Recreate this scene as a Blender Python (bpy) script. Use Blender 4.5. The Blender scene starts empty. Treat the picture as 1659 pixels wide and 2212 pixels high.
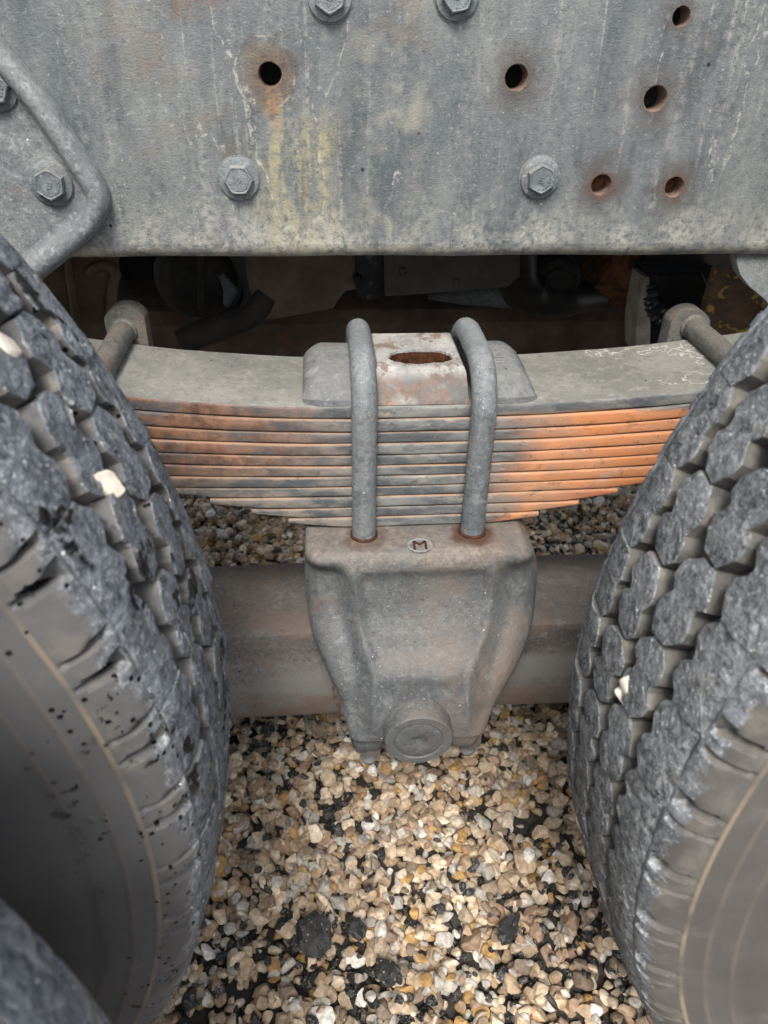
import bpy, bmesh, math, random
import numpy as np
from mathutils import Vector, Matrix

random.seed(7)
RNG = np.random.default_rng(11)
SC = bpy.context.scene
COL = SC.collection
PI = math.pi
R = math.radians

# ------------------------------------------------------------------ camera
CAM_H, PITCH, YAW, ROLL, FPX = 0.90, R(34.0), R(5.2), R(1.25), 1660.0
PW, PH = 1659.0, 2212.0          # the picture is measured on a 1659 x 2212 grid


def _rot(v):
    c, s = math.cos(YAW), math.sin(YAW)
    return Vector((c * v[0] + s * v[1], -s * v[0] + c * v[1], v[2]))


_cp, _sp = math.cos(PITCH), math.sin(PITCH)
_cr, _sr = math.cos(ROLL), math.sin(ROLL)
C_RIGHT = _rot((_cr, _sr * _sp, _sr * _cp))
C_UP = _rot((-_sr, _cr * _sp, _cr * _cp))
C_FWD = _rot((0, _cp, -_sp))
C_LOC = Vector((0, 0, CAM_H))


def ray(px, py):
    return C_FWD + C_RIGHT * ((px - PW / 2) / FPX) + C_UP * (-(py - PH / 2) / FPX)


def at(px, py, Y):
    """x, z of the point seen at a picture position, on the upright plane y = Y"""
    r = ray(px, py)
    t = Y / r.y
    return r.x * t, CAM_H + r.z * t


def pix(p):
    v = Vector(p) - C_LOC
    d = v.dot(C_FWD)
    return PW / 2 + FPX * v.dot(C_RIGHT) / d, PH / 2 - FPX * v.dot(C_UP) / d


cam = bpy.data.cameras.new('camera')
cam.sensor_fit = 'VERTICAL'
cam.sensor_height = 36.0
cam.sensor_width = 27.0
cam.lens = FPX / PH * 36.0
cam.clip_start = 0.01
cam.clip_end = 500
cam.dof.use_dof = True
cam.dof.focus_distance = 0.74
cam.dof.aperture_fstop = 10.0
co = bpy.data.objects.new('camera', cam)
COL.objects.link(co)
co.matrix_world = Matrix(((C_RIGHT.x, C_UP.x, -C_FWD.x, 0), (C_RIGHT.y, C_UP.y, -C_FWD.y, 0),
                          (C_RIGHT.z, C_UP.z, -C_FWD.z, CAM_H), (0, 0, 0, 1)))
SC.camera = co

# ------------------------------------------------------------------ light
SUN_EL, SUN_AZ = R(54), R(-170)     # azimuth measured from +y towards +x: behind the photographer
sun = bpy.data.lights.new('sun', 'SUN')
sun.energy = 1.5
sun.angle = R(17)
sun.color = (1.0, 0.95, 0.88)
so = bpy.data.objects.new('sun', sun)
COL.objects.link(so)
sdir = Vector((math.sin(SUN_AZ) * math.cos(SUN_EL), math.cos(SUN_AZ) * math.cos(SUN_EL), math.sin(SUN_EL)))
so.rotation_euler = sdir.to_track_quat('Z', 'Y').to_euler()
W = bpy.data.worlds.new('World')
SC.world = W
W.use_nodes = True
wn = W.node_tree
bg = wn.nodes['Background']
sky = wn.nodes.new('ShaderNodeTexSky')
sky.sky_type = 'NISHITA'
sky.sun_disc = False
sky.sun_elevation = SUN_EL
sky.sun_rotation = SUN_AZ
sky.air_density = 1.0
sky.dust_density = 4.0
hs = wn.nodes.new('ShaderNodeHueSaturation')      # thin high cloud: a paler sky
hs.inputs['Saturation'].default_value = 0.45
wn.links.new(sky.outputs[0], hs.inputs['Color'])
wn.links.new(hs.outputs[0], bg.inputs[0])
bg.inputs[1].default_value = 0.092
SC.view_settings.view_transform = 'Standard'
SC.view_settings.look = 'None'
SC.view_settings.gamma = 1.0
SC.view_settings.use_curve_mapping = False
SC.view_settings.exposure = 1.58
SC.cycles.use_denoising = True
SC.cycles.max_bounces = 5
SC.cycles.use_adaptive_sampling = True
SC.cycles.adaptive_threshold = 0.02


# ------------------------------------------------------------------ materials
class Mat:
    def __init__(self, name, rough=0.7, metal=0.0, spec=0.4):
        self.m = bpy.data.materials.new(name)
        self.m.use_nodes = True
        self.t = self.m.node_tree
        self.b = self.t.nodes['Principled BSDF']
        self.b.inputs['Roughness'].default_value = rough
        self.b.inputs['Metallic'].default_value = metal
        self.b.inputs['Specular IOR Level'].default_value = spec
        g = self.t.nodes.new('ShaderNodeNewGeometry')
        self.P = g.outputs['Position']
        self.Nrm = g.outputs['Normal']
        s = self.t.nodes.new('ShaderNodeSeparateXYZ')
        self.lk(self.P, s.inputs[0])
        self.X, self.Y, self.Z = s.outputs

    def lk(self, a, b):
        self.t.links.new(a, b)

    def put(self, v, inp):
        if isinstance(v, (int, float)):
            inp.default_value = v
        elif isinstance(v, (tuple, list)):
            inp.default_value = (*v, 1.0)[:4] if len(inp.default_value) == 4 else v[:3]
        else:
            self.lk(v, inp)

    def math(self, op, a, b=0.0, c=None, clamp=False):
        n = self.t.nodes.new('ShaderNodeMath')
        n.operation = op
        n.use_clamp = clamp
        self.put(a, n.inputs[0])
        self.put(b, n.inputs[1])
        if c is not None:
            self.put(c, n.inputs[2])
        return n.outputs[0]

    def vec(self, sx=1, sy=1, sz=1, off=(0, 0, 0), src=None):
        n = self.t.nodes.new('ShaderNodeMapping')
        self.lk(src if src is not None else self.P, n.inputs['Vector'])
        n.inputs['Scale'].default_value = (sx, sy, sz)
        n.inputs['Location'].default_value = off
        return n.outputs[0]

    def noise(self, scale, detail=4, rough=0.55, v=None, dist=0.0):
        n = self.t.nodes.new('ShaderNodeTexNoise')
        n.inputs['Scale'].default_value = scale
        n.inputs['Detail'].default_value = detail
        n.inputs['Roughness'].default_value = rough
        n.inputs['Distortion'].default_value = dist
        self.lk(v if v is not None else self.P, n.inputs['Vector'])
        return n.outputs['Fac']

    def voro(self, scale, v=None, out='Distance', feat='F1'):
        n = self.t.nodes.new('ShaderNodeTexVoronoi')
        n.feature = feat
        n.inputs['Scale'].default_value = scale
        self.lk(v if v is not None else self.P, n.inputs['Vector'])
        return n.outputs[out]

    def ss(self, v, lo, hi):
        """smooth step from lo to hi (either order)"""
        n = self.t.nodes.new('ShaderNodeMapRange')
        n.interpolation_type = 'SMOOTHSTEP'
        self.put(v, n.inputs['Value'])
        if lo < hi:
            n.inputs['From Min'].default_value, n.inputs['From Max'].default_value = lo, hi
        else:
            n.inputs['From Min'].default_value, n.inputs['From Max'].default_value = hi, lo
            n.inputs['To Min'].default_value, n.inputs['To Max'].default_value = 1, 0
        return n.outputs['Result']

    def mix(self, f, a, b, mode='MIX'):
        n = self.t.nodes.new('ShaderNodeMix')
        n.data_type = 'RGBA'
        n.blend_type = mode
        self.put(f, n.inputs['Factor'])
        self.put(a, n.inputs[6])
        self.put(b, n.inputs[7])
        return n.outputs[2]

    def mul(self, a, b):
        return self.math('MULTIPLY', a, b)

    def mx(self, a, b):
        return self.math('MAXIMUM', a, b)

    def attr(self, name):
        n = self.t.nodes.new('ShaderNodeAttribute')
        n.attribute_name = name
        return n.outputs['Color'], n.outputs['Alpha']

    def upness(self):
        s = self.t.nodes.new('ShaderNodeSeparateXYZ')
        self.lk(self.Nrm, s.inputs[0])
        return s.outputs

    def gauss2(self, x0, z0, rx, rz):
        """0 at the point, 1 on the ellipse, more outside (x and z only)"""
        dx = self.math('DIVIDE', self.math('SUBTRACT', self.X, x0), rx)
        dz = self.math('DIVIDE', self.math('SUBTRACT', self.Z, z0), rz)
        return self.math('SQRT', self.math('ADD', self.mul(dx, dx), self.mul(dz, dz)))

    def bump(self, h, strength=0.3, dist=0.002):
        n = self.t.nodes.new('ShaderNodeBump')
        n.inputs['Strength'].default_value = strength
        n.inputs['Distance'].default_value = dist
        self.lk(h, n.inputs['Height'])
        self.lk(n.outputs[0], self.b.inputs['Normal'])

    def done(self, col, rough=None):
        self.put(col, self.b.inputs['Base Color'])
        if rough is not None:
            self.put(rough, self.b.inputs['Roughness'])
        return self.m


RY = 0.72                                            # front of the rail web
HOLES = [(583, 162, .0098, 1), (1116, 168, .0102, .55), (1416, 213, .0104, .55), (1472, 36, .0076, .45),
         (1299, 400, .0094, .8), (1457, 404, .0090, .8)]
HOLES = [(*at(a, b, RY), r, k) for a, b, r, k in HOLES]


def mat_rail():
    m = Mat('weathered_grey_paint', 0.62, 0.0, 0.35)
    big = m.noise(5, 4, 0.55, m.vec(1.6, 1, .45))
    mid = m.noise(26, 4, 0.65, m.vec(1.5, 1, .55))
    fine = m.noise(260, 3, 0.7)
    c = m.mix(m.ss(big, .30, .70), (.086, .100, .108), (.138, .150, .149))
    c = m.mix(m.mul(m.ss(m.noise(4, 3, .5, m.vec(1, 1, 1, (7, 3, 3))), .45, .65), .35), c, (.120, .122, .140))
    c = m.mix(m.mul(m.ss(mid, .46, .72), .55), c, (.205, .215, .205))
    c = m.mix(m.mul(m.ss(mid, .49, .33), .6), c, (.046, .058, .068))
    sp = m.noise(150, 4, .75)
    c = m.mix(m.mul(m.ss(sp, .52, .72), .42), c, (.27, .28, .265))
    c = m.mix(m.mul(m.ss(sp, .48, .32), .36), c, (.05, .06, .068))
    c = m.mix(m.mul(m.ss(fine, .63, .73), .5), c, (.44, .44, .40))
    c = m.mix(m.mul(m.ss(fine, .42, .32), .45), c, (.035, .04, .045))
    # lime and dust runs
    st = m.noise(1.0, 4, 0.6, m.vec(34, 34, 2.2))
    c = m.mix(m.mul(m.ss(st, .50, .72), m.mul(m.ss(sp, .40, .6), .42)), c, (.30, .30, .27))
    st3 = m.noise(1.0, 4, 0.6, m.vec(22, 22, 1.4, (8, 3, 2)))
    c = m.mix(m.mul(m.ss(st3, .50, .34), .3), c, (.070, .080, .088))
    st2 = m.noise(1.0, 3, 0.6, m.vec(120, 40, 4, (3, 1, 2)))
    c = m.mix(m.mul(m.mul(m.ss(st2, .60, .72), m.ss(sp, .40, .56)), .38), c, (.36, .35, .31))
    # yellowish run below the rusty hole and along the middle
    hx, hz = HOLES[0][0], HOLES[0][1]
    run = m.ss(m.math('ABSOLUTE', m.math('SUBTRACT', m.math('ADD', m.X, m.mul(m.math('SUBTRACT', m.noise(14, 3), .5), .05)), hx + .019)), .050, .008)
    run = m.mul(run, m.ss(m.Z, hz - .01, hz - .055))
    rn = m.noise(1.0, 4, .7, m.vec(75, 60, 14))
    c = m.mix(m.mul(m.mul(run, m.ss(rn, .34, .66)), m.mul(m.ss(sp, .32, .56), .95)), c, (.30, .262, .150))
    run2 = m.mul(m.ss(m.math('ABSOLUTE', m.math('SUBTRACT', m.X, hx + .10)), .05, .0), m.ss(m.noise(25, 4, .6), .46, .70))
    c = m.mix(m.mul(run2, .5), c, (.40, .36, .27))
    # pale dust low on the rail
    low = m.mul(m.ss(m.Z, .765, .70), m.ss(m.noise(22, 4, .6), .34, .66))
    c = m.mix(m.mul(m.mul(low, m.ss(sp, .34, .60)), .8), c, (.36, .35, .305))
    edge = m.mul(m.ss(m.Z, .709, .700), m.ss(m.noise(40, 4), .42, .62))
    c = m.mix(m.mul(edge, .4), c, (.46, .41, .31))
    # brown patches
    c = m.mix(m.mul(m.ss(m.noise(9, 4, .65, m.vec(1, 1, 1, (4, 2, 8))), .60, .76), .55), c, (.16, .12, .09))
    # rust halo at each hole
    for i, (x, z, r, k) in enumerate(HOLES):
        wob = m.mul(m.math('SUBTRACT', m.noise(60, 4, .7), .5), 1.7)
        g = m.math('ADD', m.gauss2(x, z, r * 3.1, r * 3.3), wob)
        c = m.mix(m.mul(m.ss(g, 1.1, .45), .85 * k), c, (.070, .060, .054))
        g2 = m.math('ADD', m.gauss2(x, z, r * 1.75, r * 1.8), m.mul(wob, .8))
        c = m.mix(m.mul(m.ss(g2, 1.05, .55), .9 * k), c, (.060, .042, .034) if i < 4 else (.085, .046, .036))
    x, z, r, k = HOLES[0]
    wob = m.mul(m.math('SUBTRACT', m.noise(70, 4, .65), .5), 1.5)
    g = m.math('ADD', m.gauss2(x + .0015, z - .021, .0085, .020), wob)
    c = m.mix(m.mul(m.mul(m.ss(g, 1.15, .25), m.ss(m.noise(120, 4, .7), .36, .56)), .85), c, (.33, .155, .055))
    pt = m.math('ADD', m.gauss2(x - .003, z, .023, .026), m.mul(m.math('SUBTRACT', m.noise(40, 4, .7), .5), .5))
    c = m.mix(m.mul(m.mul(m.ss(pt, 1.05, .85), m.ss(sp, .30, .60)), .6), c, (.150, .118, .090))
    # a washer's ring round the first hole
    ring = m.math('ABSOLUTE', m.math('SUBTRACT', m.gauss2(x - .004, z + .001, .024, .026), 1.0))
    c = m.mix(m.mul(m.ss(ring, .06, .0), m.mul(m.ss(m.noise(60, 4, .7), .46, .62), .6)), c, (.33, .30, .23))
    # old rust at the top edge of the picture
    g = m.math('ADD', m.gauss2(at(400, -5, RY)[0], at(400, -5, RY)[1], .035, .018), wob)
    c = m.mix(m.mul(m.mul(m.ss(g, 1.2, .2), m.ss(sp, .38, .58)), .7), c, (.125, .075, .058))
    pit = m.voro(38, m.vec(1, 1, 1, (5, 1, 2)))
    c = m.mix(m.mul(m.ss(pit, .075, .05), m.ss(m.noise(9, 3), .50, .56)), c, (.015, .016, .018))
    scr = m.math('ABSOLUTE', m.math('SUBTRACT', m.noise(11, 4, .6, m.vec(1, 1, .35, (2, 9, 4))), .5))
    c = m.mix(m.mul(m.mul(m.ss(scr, .010, .002), m.ss(sp, .44, .60)), m.mul(m.ss(m.noise(6, 2), .48, .60), .7)), c, (.36, .355, .32))
    m.bump(m.math('ADD', m.mul(sp, 1.0), m.math('ADD', m.mul(mid, .8), m.noise(600, 2))), .5, .0010)
    return m.done(c, m.math('ADD', .45, m.mul(mid, .4)))


def mat_cast(name, base, light, dust=(.30, .25, .20), dust_amt=.5, rust=.3, seed=0.0, metal=0.0):
    m = Mat(name, 0.6, metal, 0.4)
    o = (seed, seed * 1.7, seed * .6)
    v = m.vec(1, 1, 1, o)
    big = m.noise(11, 4, .6, v)
    mid = m.noise(60, 4, .65, v)
    fine = m.noise(420, 3, .7, v)
    c = m.mix(m.ss(big, .3, .7), base, light)
    c = m.mix(m.mul(m.ss(mid, .52, .75), .6), c, tuple(min(1, x * 1.7) for x in light))
    sp = m.noise(190, 4, .75, v)
    c = m.mix(m.mul(m.ss(sp, .52, .70), .42), c, tuple(min(1, x * 1.8) for x in light))
    c = m.mix(m.mul(m.ss(sp, .48, .34), .5), c, tuple(x * .5 for x in base))
    c = m.mix(m.mul(m.ss(fine, .64, .71), .75), c, (.42, .42, .40))
    c = m.mix(m.mul(m.ss(fine, .40, .30), .6), c, tuple(x * .35 for x in base))
    nx, ny, nz = m.upness()
    up = m.mul(m.ss(nz, .35, .95), m.ss(m.noise(26, 4, .6, v), .3, .62))
    c = m.mix(m.mul(up, dust_amt), c, dust)
    ru = m.ss(m.noise(19, 4, .7, m.vec(1, 1, 1, (seed + 5, 3, 1))), .56, .72)
    c = m.mix(m.mul(ru, rust), c, (.17, .085, .05))
    # pale scratches and flecks
    sc = m.voro(95, m.vec(1, 1, 1, o), 'Distance')
    c = m.mix(m.mul(m.ss(sc, .09, .05), m.ss(m.noise(33, 3, .5, v), .55, .65)), c, (.55, .54, .50))
    pit = m.voro(60, m.vec(1, 1, 1, (seed + 2, 1, 7)), 'Distance')
    c = m.mix(m.mul(m.ss(pit, .10, .06), m.ss(m.noise(23, 3, .5, v), .58, .64)), c, (.018, .017, .016))
    m.bump(m.math('ADD', m.mul(mid, .6), m.math('ADD', m.mul(fine, .5), m.mul(sp, 1.0))), .6, .0016)
    return m, c, mid


def mat_leaf():
    m = Mat('spring_steel', 0.62, 0.0, 0.35)
    big = m.noise(9, 4, .6, m.vec(1, 1, 3))
    mid = m.noise(40, 4, .65, m.vec(.55, 1, 1.6))
    fine = m.noise(330, 3, .7)
    grey = m.mix(m.ss(mid, .35, .68), (.070, .078, .086), (.20, .20, .19))
    grey = m.mix(m.mul(m.ss(fine, .60, .75), .5), grey, (.33, .33, .31))
    rust = m.mix(m.ss(m.noise(55, 4, .7), .35, .65), (.085, .046, .032), (.225, .118, .075))
    dx = m.math('SUBTRACT', m.X, .093)
    # rust spreads on the left half, away from the clamp
    left = m.mul(m.ss(dx, -.03, -.19), m.ss(m.math('ADD', m.mul(mid, .6), m.mul(big, .4)), .36, .54))
    left = m.mul(left, m.ss(m.Z, .49, .535))
    c = m.mix(left, grey, rust)
    # light dusty film on the left faces lower down
    film = m.mul(m.ss(dx, -.02, -.12), m.mul(m.ss(m.Z, .55, .47), m.ss(mid, .38, .6)))
    c = m.mix(m.mul(film, .6), c, (.25, .19, .14))
    # orange film on the right
    nz = m.math('ADD', dx, m.mul(m.math('SUBTRACT', m.noise(13, 4, .6, m.vec(.6, 1, 1.8)),   .5), .13))
    og = m.ss(nz, .060, .120)
    og = m.mul(og, m.ss(m.math('ADD', m.Z, m.mul(m.math('SUBTRACT', m.noise(14, 3), .5), .01)), .583, .577))
    oc = m.mix(m.ss(m.noise(24, 4, .6, m.vec(.5, 1, 2.5)), .34, .66), (.52, .200, .080), (.50, .245, .130))
    oc = m.mix(m.mul(m.ss(m.noise(30, 4, .6, m.vec(.4, 1, 1, (3, 3, 3))), .58, .68), .8), oc, (.40, .145, .085))
    oc = m.mix(m.ss(m.voro(150), .11, .06), oc, (.05, .03, .02))
    part = m.mul(m.mul(m.ss(dx, .23, .08), .8), m.ss(mid, .40, .56))
    oc = m.mix(m.mul(part, .75), oc, (.22, .165, .125))
    c = m.mix(og, c, oc)
    # tan highlight painted on each leaf's upper front edge, over rusty joints
    nx, ny, nz_ = m.upness()
    seam_highlight = m.mul(m.mul(m.ss(nz_, .40, .85), m.ss(m.Y, .645, .633)), m.ss(m.noise(22, 4, .6, m.vec(.5, 1, 3, (5, 0, 0))), .30, .58))
    seam_highlight = m.mul(seam_highlight, m.ss(m.Z, .582, .578))
    c = m.mix(m.mul(seam_highlight, .75), c, (.33, .205, .130))
    und = m.mul(m.ss(nz_, -.45, -.85), m.ss(m.Y, .645, .633))
    c = m.mix(m.mul(und, .5), c, (.17, .085, .055))
    c = m.mix(m.mul(m.ss(m.noise(33, 4, .7, m.vec(.6, 1, 1.5, (6, 6, 1))), .60, .70), .55), c, (.36, .31, .25))
    c = m.mix(m.mul(m.ss(m.noise(90, 4, .75, m.vec(.7, 1, 1, (1, 6, 4))), .44, .30), .55), c, (.045, .036, .032))
    # the flat top of the upper leaf: olive dust, dark specks, pale tide marks
    top = m.ss(nz_, .8, .95)
    top = m.mul(top, m.ss(m.Z, .580, .586))
    tc = m.mix(m.ss(m.noise(13, 4, .6), .3, .7), (.130, .131, .118), (.205, .203, .182))
    tc = m.mix(m.mul(m.ss(m.noise(120, 4, .75), .5, .68), .55), tc, (.27, .268, .245))
    tc = m.mix(m.mul(m.ss(m.noise(140, 4, .75, m.vec(1, 1, 1, (3, 1, 1))), .5, .36), .5), tc, (.10, .10, .088))
    v2 = m.voro(75, m.vec(1, .8, 1, (2, 1, 0)))
    tc = m.mix(m.mul(m.ss(v2, .12, .08), m.ss(m.noise(17, 3), .55, .62)), tc, (.02, .02, .02))
    tide = m.math('ABSOLUTE', m.math('SUBTRACT', m.noise(15, 4, .62, m.vec(1, 1, 1, (1, 5, 2))), .52))
    tc = m.mix(m.mul(m.mul(m.mul(m.ss(tide, .009, .002), m.ss(dx, .06, .14)), m.ss(m.noise(9, 2, .5, m.vec(1, 1, 1, (4, 4, 4))), .50, .58)), .75), tc, (.50, .48, .43))
    sp = m.mul(m.ss(m.noise(28, 4, .7, m.vec(1, 1, 1, (9, 2, 2))), .62, .70), m.ss(dx, .09, .14))
    tc = m.mix(m.mul(sp, .7), tc, (.46, .45, .41))
    c = m.mix(top, c, tc)
    m.bump(m.math('ADD', m.mul(mid, 1.0), m.math('ADD', m.mul(fine, .5), m.noise(800, 2))), .4, .0012)
    return m.done(c, m.math('ADD', .48, m.mul(mid, .35)))


def mat_rubber_top(name, blue, wet):
    m = Mat(name, 0.75, 0.0, 0.35)
    mid = m.noise(75, 4, .7)
    fine = m.noise(380, 4, .75)
    big = m.noise(14, 4, .6)
    sp2 = m.noise(170, 4, .8)
    c = m.mix(m.ss(mid, .34, .66), tuple(x * .48 for x in blue), blue)
    c = m.mix(m.mul(m.ss(big, .5, .7), .5), c, tuple(x * 1.25 for x in blue))
    c = m.mix(m.mul(m.ss(sp2, .50, .66), .75), c, (.30, .315, .325))
    c = m.mix(m.mul(m.ss(sp2, .48, .34), .75), c, (.022, .026, .031))
    c = m.mix(m.mul(m.ss(fine, .59, .66), .85), c, (.50, .51, .51))
    c = m.mix(m.mul(m.ss(m.noise(34, 4, .6, m.vec(1, 1, 1, (5, 5, 5))), .60, .74), .45), c, (.24, .215, .18))
    sp = m.voro(150, None, 'Distance')
    c = m.mix(m.mul(m.ss(sp, .15, .10), m.ss(m.noise(40, 3), .55, .62)), c, (.60, .60, .57))
    rough = .62
    if wet:
        w = m.mul(m.ss(m.noise(17, 4, .68, m.vec(1, 1, 1, (7, 1, 3))), .585, .62), 1.0)
        c = m.mix(w, c, (.006, .007, .009))
        rough = m.math('SUBTRACT', .62, m.mul(w, .42))
    m.bump(m.math('ADD', m.mul(mid, 1.3), m.math('ADD', m.mul(sp2, 1.2), m.mul(fine, .5))), .95, .0022)
    return m.done(c, rough)


def mat_rubber_side(name, col, wet):
    m = Mat(name, 0.68, 0.0, 0.3)
    mid = m.noise(60, 4, .6)
    big = m.noise(12, 4, .6)
    fine = m.noise(420, 3, .7)
    c = m.mix(m.ss(big, .3, .7), tuple(x * .72 for x in col), tuple(x * 1.15 for x in col))
    c = m.mix(m.mul(m.ss(mid, .50, .66), .6), c, (.195, .172, .145))
    c = m.mix(m.mul(m.ss(mid, .46, .34), .7), c, (.040, .041, .043))
    c = m.mix(m.mul(m.ss(fine, .63, .74), .35), c, (.33, .31, .28))
    rough = .66
    if wet:
        w = m.mul(m.ss(m.noise(75, 4, .65), .63, .67), m.ss(m.noise(9, 3), .43, .52))
        d = m.mul(m.ss(m.voro(105), .20, .16), m.ss(m.noise(21, 3), .50, .56))
        w = m.mx(w, d)
        c = m.mix(w, c, (.008, .008, .009))
        rough = m.math('SUBTRACT', .66, m.mul(w, .5))
    m.bump(m.math('ADD', m.mul(mid, 1.0), m.mul(fine, .5)), .35, .0012)
    return m.done(c, rough)


def mat_sidewall(name, col, wet, yc, xc, wear=0.0):
    """sidewall: smooth grey-brown rubber with tan circular lines"""
    m = Mat(name, 0.6, 0.0, 0.35)
    big = m.noise(8, 4, .6)
    mid = m.noise(50, 4, .65)
    fine = m.noise(500, 3, .7)
    dx = m.math('SUBTRACT', m.X, xc)
    dz = m.math('SUBTRACT', m.Z, TZ)
    rad = m.math('SQRT', m.math('ADD', m.mul(dx, dx), m.mul(dz, dz)))
    c = m.mix(m.ss(big, .3, .7), tuple(x * .75 for x in col), tuple(x * 1.15 for x in col))
    c = m.mix(m.mul(m.ss(mid, .55, .75), .3), c, (.18, .165, .145))
    for r0, k in ((.5003, .45), (.4866, .10), (.4712, .10)):
        ln = m.ss(m.math('ABSOLUTE', m.math('SUBTRACT', rad, r0)), .0020, .0006)
        c = m.mix(m.mul(ln, m.mul(m.ss(m.noise(20, 4), .3, .6), k)), c, (.36, .27, .18))
    band = m.mul(m.ss(rad, .5005, .504), m.ss(mid, .42, .62))
    c = m.mix(m.mul(band, .45), c, (.165, .150, .132))
    sp2 = m.noise(170, 4, .8)
    tw = m.ss(m.math('ADD', rad, m.mul(m.math('SUBTRACT', m.noise(45, 4, .7), .5), .022)), .5165 - wear, .5195 - wear)
    tcol = m.mix(m.ss(mid, .34, .66), (.090, .098, .108), (.165, .178, .192))
    tcol = m.mix(m.mul(m.ss(sp2, .50, .66), .75), tcol, (.30, .315, .325))
    tcol = m.mix(m.mul(m.ss(sp2, .48, .34), .75), tcol, (.026, .030, .035))
    tcol = m.mix(m.mul(m.ss(fine, .59, .66), .8), tcol, (.46, .47, .47))
    c = m.mix(tw, c, tcol)
    rough = m.math('ADD', .52, m.mul(mid, .2))
    if wet:
        w = m.mul(m.ss(m.noise(90, 4, .7), .60, .63), m.ss(m.noise(11, 3), .46, .54))
        d = m.mul(m.ss(m.voro(130), .22, .17), m.ss(m.noise(19, 3, .5, m.vec(1, 1, 1, (3, 3, 3))), .44, .50))
        w = m.mul(m.mx(w, d), m.ss(rad, .44, .50))
        n_ = m.t.nodes.new('ShaderNodeAttribute')
        n_.attribute_name = 'cut'
        pool = m.mul(m.ss(n_.outputs['Fac'], .45, .75), m.ss(m.noise(38, 3, .6, m.vec(1, 1, 1, (9, 4, 4))), .40, .48))
        w = m.mx(w, pool)
        c = m.mix(w, c, (.008, .008, .009))
        rough = m.math('SUBTRACT', rough, m.mul(w, .48))
    m.bump(m.math('ADD', m.mul(mid, .7), m.mul(fine, .4)), .22, .001)
    return m.done(c, rough)


def mat_gravel():
    m = Mat('gravel_stone', 0.75, 0.0, 0.35)
    col, a = m.attr('stone_colour')
    mid = m.noise(170, 4, .65)
    fine = m.noise(900, 3, .7)
    c = m.mix(m.ss(mid, .35, .68), m.mix(1.0, col, (.70, .66, .62), 'MULTIPLY'), m.mix(1.0, col, (1.16, 1.14, 1.10), 'MULTIPLY'))
    c = m.mix(m.mul(m.ss(m.noise(65, 4, .6), .56, .72), m.mul(a, .55)), c, (.34, .19, .07))
    c = m.mix(m.mul(m.ss(fine, .60, .72), .25), c, (.56, .52, .45))
    spk = m.mul(m.ss(m.noise(520, 2, .5), .60, .64), m.math('SUBTRACT', 1.0, a))
    c = m.mix(m.mul(spk, .6), c, (.30, .29, .27))
    m.bump(m.math('ADD', m.mul(mid, 1.0), m.mul(fine, .5)), .5, .0016)
    rough = m.math('ADD', .45, m.mul(a, .3))
    return m.done(c, rough)


def mat_ground():
    m = Mat('gravel_bed', 0.85)
    v = m.voro(48, None, 'Color')
    d = m.voro(48)
    c = m.mix(.55, v, (.30, .24, .18))
    s = m.t.nodes.new('ShaderNodeHueSaturation')
    s.inputs['Saturation'].default_value = .25
    m.lk(c, s.inputs['Color'])
    c = m.mix(m.ss(d, .45, .75), s.outputs[0], (.03, .027, .024))
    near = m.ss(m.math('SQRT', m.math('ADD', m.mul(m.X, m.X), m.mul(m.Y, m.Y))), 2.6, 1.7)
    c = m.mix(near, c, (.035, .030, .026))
    m.bump(m.math('SUBTRACT', 1.0, d), .8, .01)
    return m.done(c)


def mat_simple(name, a, b, scale=30, rough=.6, bump=.35, metal=0.0, spot=None, spec=.4):
    m = Mat(name, rough, metal, spec)
    n = m.noise(scale, 6, .65)
    f = m.noise(400, 3, .7)
    c = m.mix(m.ss(n, .32, .68), a, b)
    c = m.mix(m.mul(m.ss(f, .60, .74), .35), c, tuple(min(1, x * 2.0 + .03) for x in b))
    if spot:
        sc, lo, hi, col = spot
        c = m.mix(m.ss(m.noise(sc, 5, .65, m.vec(1, 1, 1, (3, 7, 1))), lo, hi), c, col)
    m.bump(m.math('ADD', n, m.mul(f, .4)), bump, .0015)
    return m.done(c)


MT = {}
TZ = 0.515          # height of the wheel centres
XL, XR = -0.600, 0.697
MT['rail'] = mat_rail()
m, c, mid = mat_cast('dark_casting', (.054, .060, .065), (.104, .110, .112), (.19, .16, .135), .4, .3)
# brown dust on the upper right of the saddle
dd = m.mul(m.ss(m.noise(16, 4, .6, m.vec(1, 1, 1, (1, 1, 1))), .36, .64), m.mul(m.ss(m.X, .05, .16), .60))
c = m.mix(dd, c, (.165, .122, .095))
tp = m.mul(m.ss(m.Z, .425, .452), m.ss(m.noise(21, 4, .65), .30, .62))
c = m.mix(m.mul(tp, .75), c, m.mix(m.ss(m.noise(150, 4, .75), .40, .62), (.115, .095, .080), (.215, .182, .150)))
for (px, k) in ((1018, 1.0), (787, .55)):
    x0 = at(px, 1155, .617)[0]
    g = m.math('SQRT', m.math('ADD', m.mul(m.math('SUBTRACT', m.X, x0), m.math('SUBTRACT', m.X, x0)),
                              m.mul(m.math('SUBTRACT', m.Y, .614), m.math('SUBTRACT', m.Y, .614))))
    g = m.math('ADD', g, m.mul(m.math('SUBTRACT', m.noise(70, 4), .5), .018))
    c = m.mix(m.mul(m.mul(m.ss(g, .028, .016), m.ss(m.Z, .42, .45)), .85 * k), c, (.055, .022, .011))
MT['cast'] = m.done(c, m.math('ADD', .42, m.mul(mid, .35)))
m, c, mid = mat_cast('clamp_iron', (.085, .092, .10), (.15, .155, .155), (.20, .20, .185), .35, .12, 3.0)
MT['pad'] = m.done(c, m.math('ADD', .45, m.mul(mid, .35)))
m, c, mid = mat_cast('bolt_steel', (.095, .108, .118), (.165, .178, .182), (.24, .24, .23), .22, .10, 6.0)
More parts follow.
